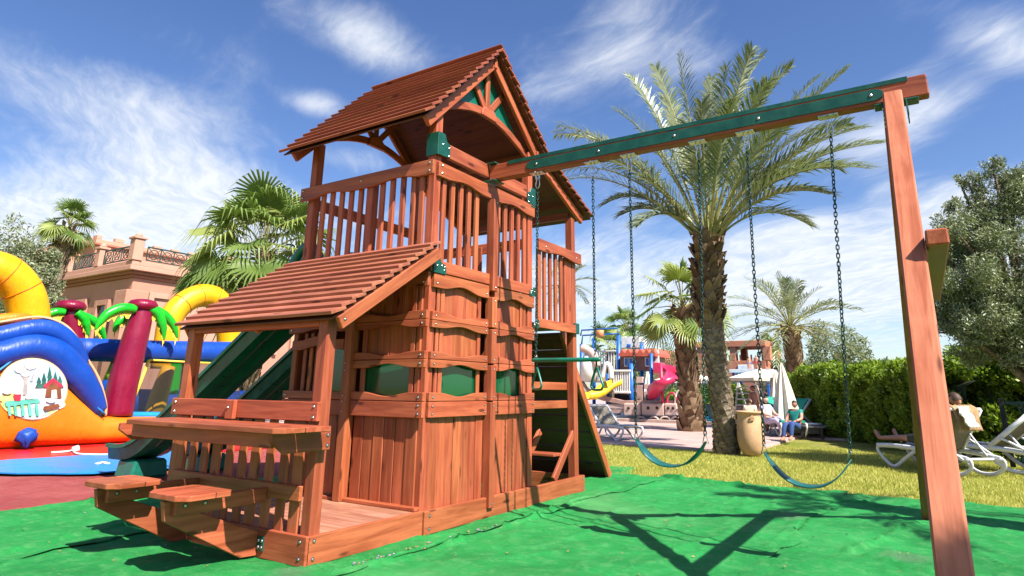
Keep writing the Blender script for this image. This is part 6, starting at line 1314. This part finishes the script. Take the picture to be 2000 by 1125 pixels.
# man lying on the lawn lounger (frame of the lounger: x foot->head)
hz = 0.37; bk = R(54); bx_ = lambda s: (1.14+s*math.cos(bk)-0.085, hz+s*math.sin(bk)+0.06)
ch = bx_(0.42); be = bx_(0.18); nk = bx_(0.60); hd_ = bx_(0.74)
JM = J_of(pelvis=(1.0, 0, hz+0.11), belly=(be[0]-0.04, 0, be[1]+0.06), chest=(ch[0]-0.02, 0, ch[1]+0.05), neck=(nk[0], 0, nk[1]+0.05), head=(hd_[0], 0, hd_[1]+0.09), sl=(ch[0]+0.03, 0.18, ch[1]+0.10), el=(ch[0]-0.14, 0.27, ch[1]-0.12), wl=(ch[0]-0.30, 0.20, ch[1]-0.22), sr=(ch[0]+0.03, -0.18, ch[1]+0.10), er=(ch[0]-0.14, -0.26, ch[1]-0.12), wr=(ch[0]-0.30, -0.16, ch[1]-0.22),
          hl=(0.92, 0.095, hz+0.10), kl=(0.50, 0.11, hz+0.13), al=(0.05, 0.10, hz+0.06), tl=(-0.02, 0.11, hz+0.23), hr=(0.92, -0.095, hz+0.10), kr=(0.46, -0.12, hz+0.10), ar=(-0.10, -0.13, hz+0.06), tr=(-0.19, -0.14, hz+0.20))
person(ML, JM, 'man in white shirt and dark shorts lying on a lounger on the lawn', 'skin', 'hair_brown', [('shorts', 'cloth_olive', [('pelvis', 'hl'), ('hl', 'kl', 0.85), ('pelvis', 'hr'), ('hr', 'kr', 0.85), ('pelvis', 'belly', 0.4)], 1.14), ('shirt', 'cloth_white', [('chest', 'belly'), ('belly', 'pelvis', 0.5), ('chest', 'sl'), ('sl', 'el', 0.6), ('chest', 'sr'), ('sr', 'er', 0.6)], 1.13)], 0.92, look=math.pi, tilt=0.6)
# towel thrown over the raised back
vs = []; fs = []; nu, nv = 14, 10
for i in range(nu+1):
    for j in range(nv+1):
        s = -0.22+0.60*i/nu; y = -0.24+0.42*j/nv; wv_ = 0.02*math.sin(j*1.7+i*0.6)
        if s < 0: p = (1.14+(0.80+s)*math.cos(bk)-0.03+wv_*0.3, y, 0.34+(0.80+s)*math.sin(bk)+0.03+abs(wv_))
        else: p = (1.14+0.80*math.cos(bk)+0.05+0.10*s+wv_, y+0.04*s, 0.34+0.80*math.sin(bk)+0.03-s*0.95)
        vs.append(ML @ Vector(p))
for i in range(nu):
    for j in range(nv): a = i*(nv+1)+j; fs.append((a, a+1, a+nv+2, a+nv+1))
o = frommesh('towel', vs, fs, 'towel_tan', None, None, True); md = o.modifiers.new('solid', 'SOLIDIFY'); md.thickness = 0.012; tag(o, 'tan towel draped over the raised back of the lounger', 'towel')
vs = []; fs = []
for i in range(nu+1):
    for j in range(nv+1): s = i/nu; y = 0.02+0.20*j/nv; wv_ = 0.02*math.sin(j*2.1+i); vs.append(ML @ Vector((1.14+0.80*math.cos(bk)+0.085+0.16*s+wv_, y-0.24, 0.34+0.80*math.sin(bk)+0.02-0.30*s+wv_*0.4)))
for i in range(nu):
    for j in range(nv): a = i*(nv+1)+j; fs.append((a, a+1, a+nv+2, a+nv+1))
o = frommesh('towel', vs, fs, 'towel_cream', None, None, True); md = o.modifiers.new('solid', 'SOLIDIFY'); md.thickness = 0.012; tag(o, 'cream cloth hanging beside the tan towel on the lounger back', 'towel')
def stand(px, py, dist, top, label, skin, hair, clothes, yaw, lean=0.0, arm=0.0, z=0.02, sit=False, long_=False):
    b_ = far(px, py, dist); b_.z = z; H_ = zat(top, b_)-z; s = H_/1.75 if not sit else H_/1.30; M = Matrix.Translation(b_) @ Matrix.Rotation(yaw, 4, 'Z') @ Matrix.Scale(s, 4)
    if not sit: J = J_of(pelvis=(0, 0, 0.95), belly=(0.01+lean*0.3, 0, 1.10), chest=(0.01+lean*0.8, 0, 1.30), neck=(lean, 0, 1.47), head=(0.02+lean*1.15, 0, 1.63), sl=(lean*0.8, 0.19, 1.40), el=(0.02+arm*0.4, 0.25, 1.13+arm*0.3), wl=(0.10+arm, 0.22, 0.93+arm*0.7), sr=(lean*0.8, -0.19, 1.40), er=(-0.03, -0.26, 1.13), wr=(0.06, -0.25, 0.90), hl=(0, 0.095, 0.90), kl=(0.05, 0.10, 0.50), al=(-0.02, 0.11, 0.08), tl=(0.15, 0.12, 0.03), hr=(0, -0.095, 0.90), kr=(0.02, -0.10, 0.50), ar=(-0.05, -0.11, 0.08), tr=(0.12, -0.12, 0.03))
    else: J = J_of(pelvis=(0, 0, 0.50), belly=(-0.05, 0, 0.65), chest=(-0.10, 0, 0.86), neck=(-0.10, 0, 1.03), head=(-0.07, 0, 1.19), sl=(-0.10, 0.19, 0.96), el=(0.05, 0.26, 0.72), wl=(0.27, 0.18, 0.66), sr=(-0.10, -0.19, 0.96), er=(0.05, -0.26, 0.72), wr=(0.27, -0.16, 0.66), hl=(0.06, 0.10, 0.50), kl=(0.44, 0.12, 0.60), al=(0.56, 0.12, 0.14), tl=(0.72, 0.13, 0.08), hr=(0.06, -0.10, 0.50), kr=(0.46, -0.12, 0.54), ar=(0.62, -0.12, 0.10), tr=(0.78, -0.13, 0.06))
    return person(M, J, label, skin, hair, clothes, 1.0, group=None, long_=long_)
TR = lambda m: ('trunks', m, [('pelvis', 'hl'), ('hl', 'kl', 0.55), ('pelvis', 'hr'), ('hr', 'kr', 0.55), ('pelvis', 'belly', 0.35)], 1.14)
TP = lambda m: ('shirt', m, [('chest', 'belly'), ('belly', 'pelvis', 0.7), ('chest', 'sl'), ('sl', 'el', 0.6), ('chest', 'sr'), ('sr', 'er', 0.6)], 1.14)
PT = lambda m: ('trousers', m, [('pelvis', 'hl'), ('hl', 'kl'), ('kl', 'al', 0.95), ('pelvis', 'hr'), ('hr', 'kr'), ('kr', 'ar', 0.95), ('pelvis', 'belly', 0.35)], 1.16)
toward = math.atan2(CAM.y-2, CAM.x-18)
stand(1466, 810, 15.5, 778, 'small child with brown hair in cream top standing behind the urn', 'skin_light', 'hair_brown', [TP('cloth_cream'), TR('cloth_cream')], toward+2.7)
stand(1473, 800, 22.3, 753, 'sunburnt man in dark trunks standing under the open parasol', 'skin_red', 'hair_dark', [TR('cloth_black')], toward+1.0)
stand(1500, 800, 18.5, 774, 'woman in pale lilac wrap sitting right of the sunburnt man', 'skin_light', 'hair_dark', [TP('cloth_lilac'), PT('cloth_lilac')], toward+0.8, sit=True, long_=True)
stand(1511, 805, 19.5, 778, 'person in turquoise top sitting below the closed parasol', 'skin', 'hair_dark', [TP('cloth_teal'), TR('cloth_pink')], toward-0.8, sit=True)
stand(1552, 815, 16.8, 783, 'person in blue jeans and teal top sitting on the lounger by the hedge', 'skin', 'hair_dark', [TP('cloth_teal'), PT('jeans')], toward-0.6, sit=True)
# water-slide landing the two boys stand on
b_ = far(1474, 760, 33.0); zl = zat(722, b_ if b_.z == 0 else V(b_.x, b_.y, 0)); T = empty('slide_landing', (b_.x, b_.y, 0), 'small raised landing behind the open parasol where two boys stand', 'platform')
bx('landing_floor', (b_.x-0.8, b_.x+0.8), (b_.y-0.9, b_.y+0.9), (zl-0.15, zl), 'play_white', T)
for sx_ in (-0.7, 0.6):
    for sy_ in (-0.8, 0.7): bx('landing_leg', (b_.x+sx_, b_.x+sx_+0.1), (b_.y+sy_, b_.y+sy_+0.1), (0, zl-0.152), 'play_blue', T)
stand(1467, 760, 33.0, 697, 'boy in light blue swimming trunks standing on the landing', 'skin', 'hair_dark', [TR('cloth_blue')], toward+0.9, 0.05, 0.1, z=zl); stand(1482, 760, 33.2, 694, 'dark-haired boy in red trunks beside the boy in blue trunks', 'skin', 'hair_dark', [TR('play_pink')], toward-0.6, z=zl)
# ---------------------------------------------------------------- small litter
plain('petal', (0.36, 0.16, 0.40), 0.7, var=0.4, nscale=40, rand=0.4); plain('dry_leaf', (0.30, 0.18, 0.07), 0.8, var=0.3, nscale=30)
vs = []; fs = []; mi = []
def litter(px, py, s, m):
    p = gp(px, py, 0.012); a = rnd.uniform(0, 6.28); d = V(math.cos(a), math.sin(a), rnd.uniform(-0.1, 0.3))*s; e = V(-math.sin(a), math.cos(a), rnd.uniform(-0.1, 0.3))*s*0.6; k_ = len(vs); vs.extend([p-d, p+e+V(0, 0, s*0.4), p+d, p-e]); fs.append((k_, k_+1, k_+2, k_+3)); mi.append(m)
for i in range(110):
    u = rnd.random(); px = 690+u*330; py = 1098-u*88+abs(rnd.gauss(0, 5)); litter(px, py, rnd.uniform(0.006, 0.014), 0 if rnd.random() < 0.6 else 1)
for i in range(70): litter(rnd.uniform(20, 1950), rnd.uniform(1000, 1122), rnd.uniform(0.006, 0.014), 1 if rnd.random() < 0.7 else 0)
o = frommesh('fallen_petals', vs, fs, ['petal', 'dry_leaf'], None, None, False, mi); tag(o, 'scattered purple petals and dry leaf bits on the green carpet', 'petals', kind='stuff')
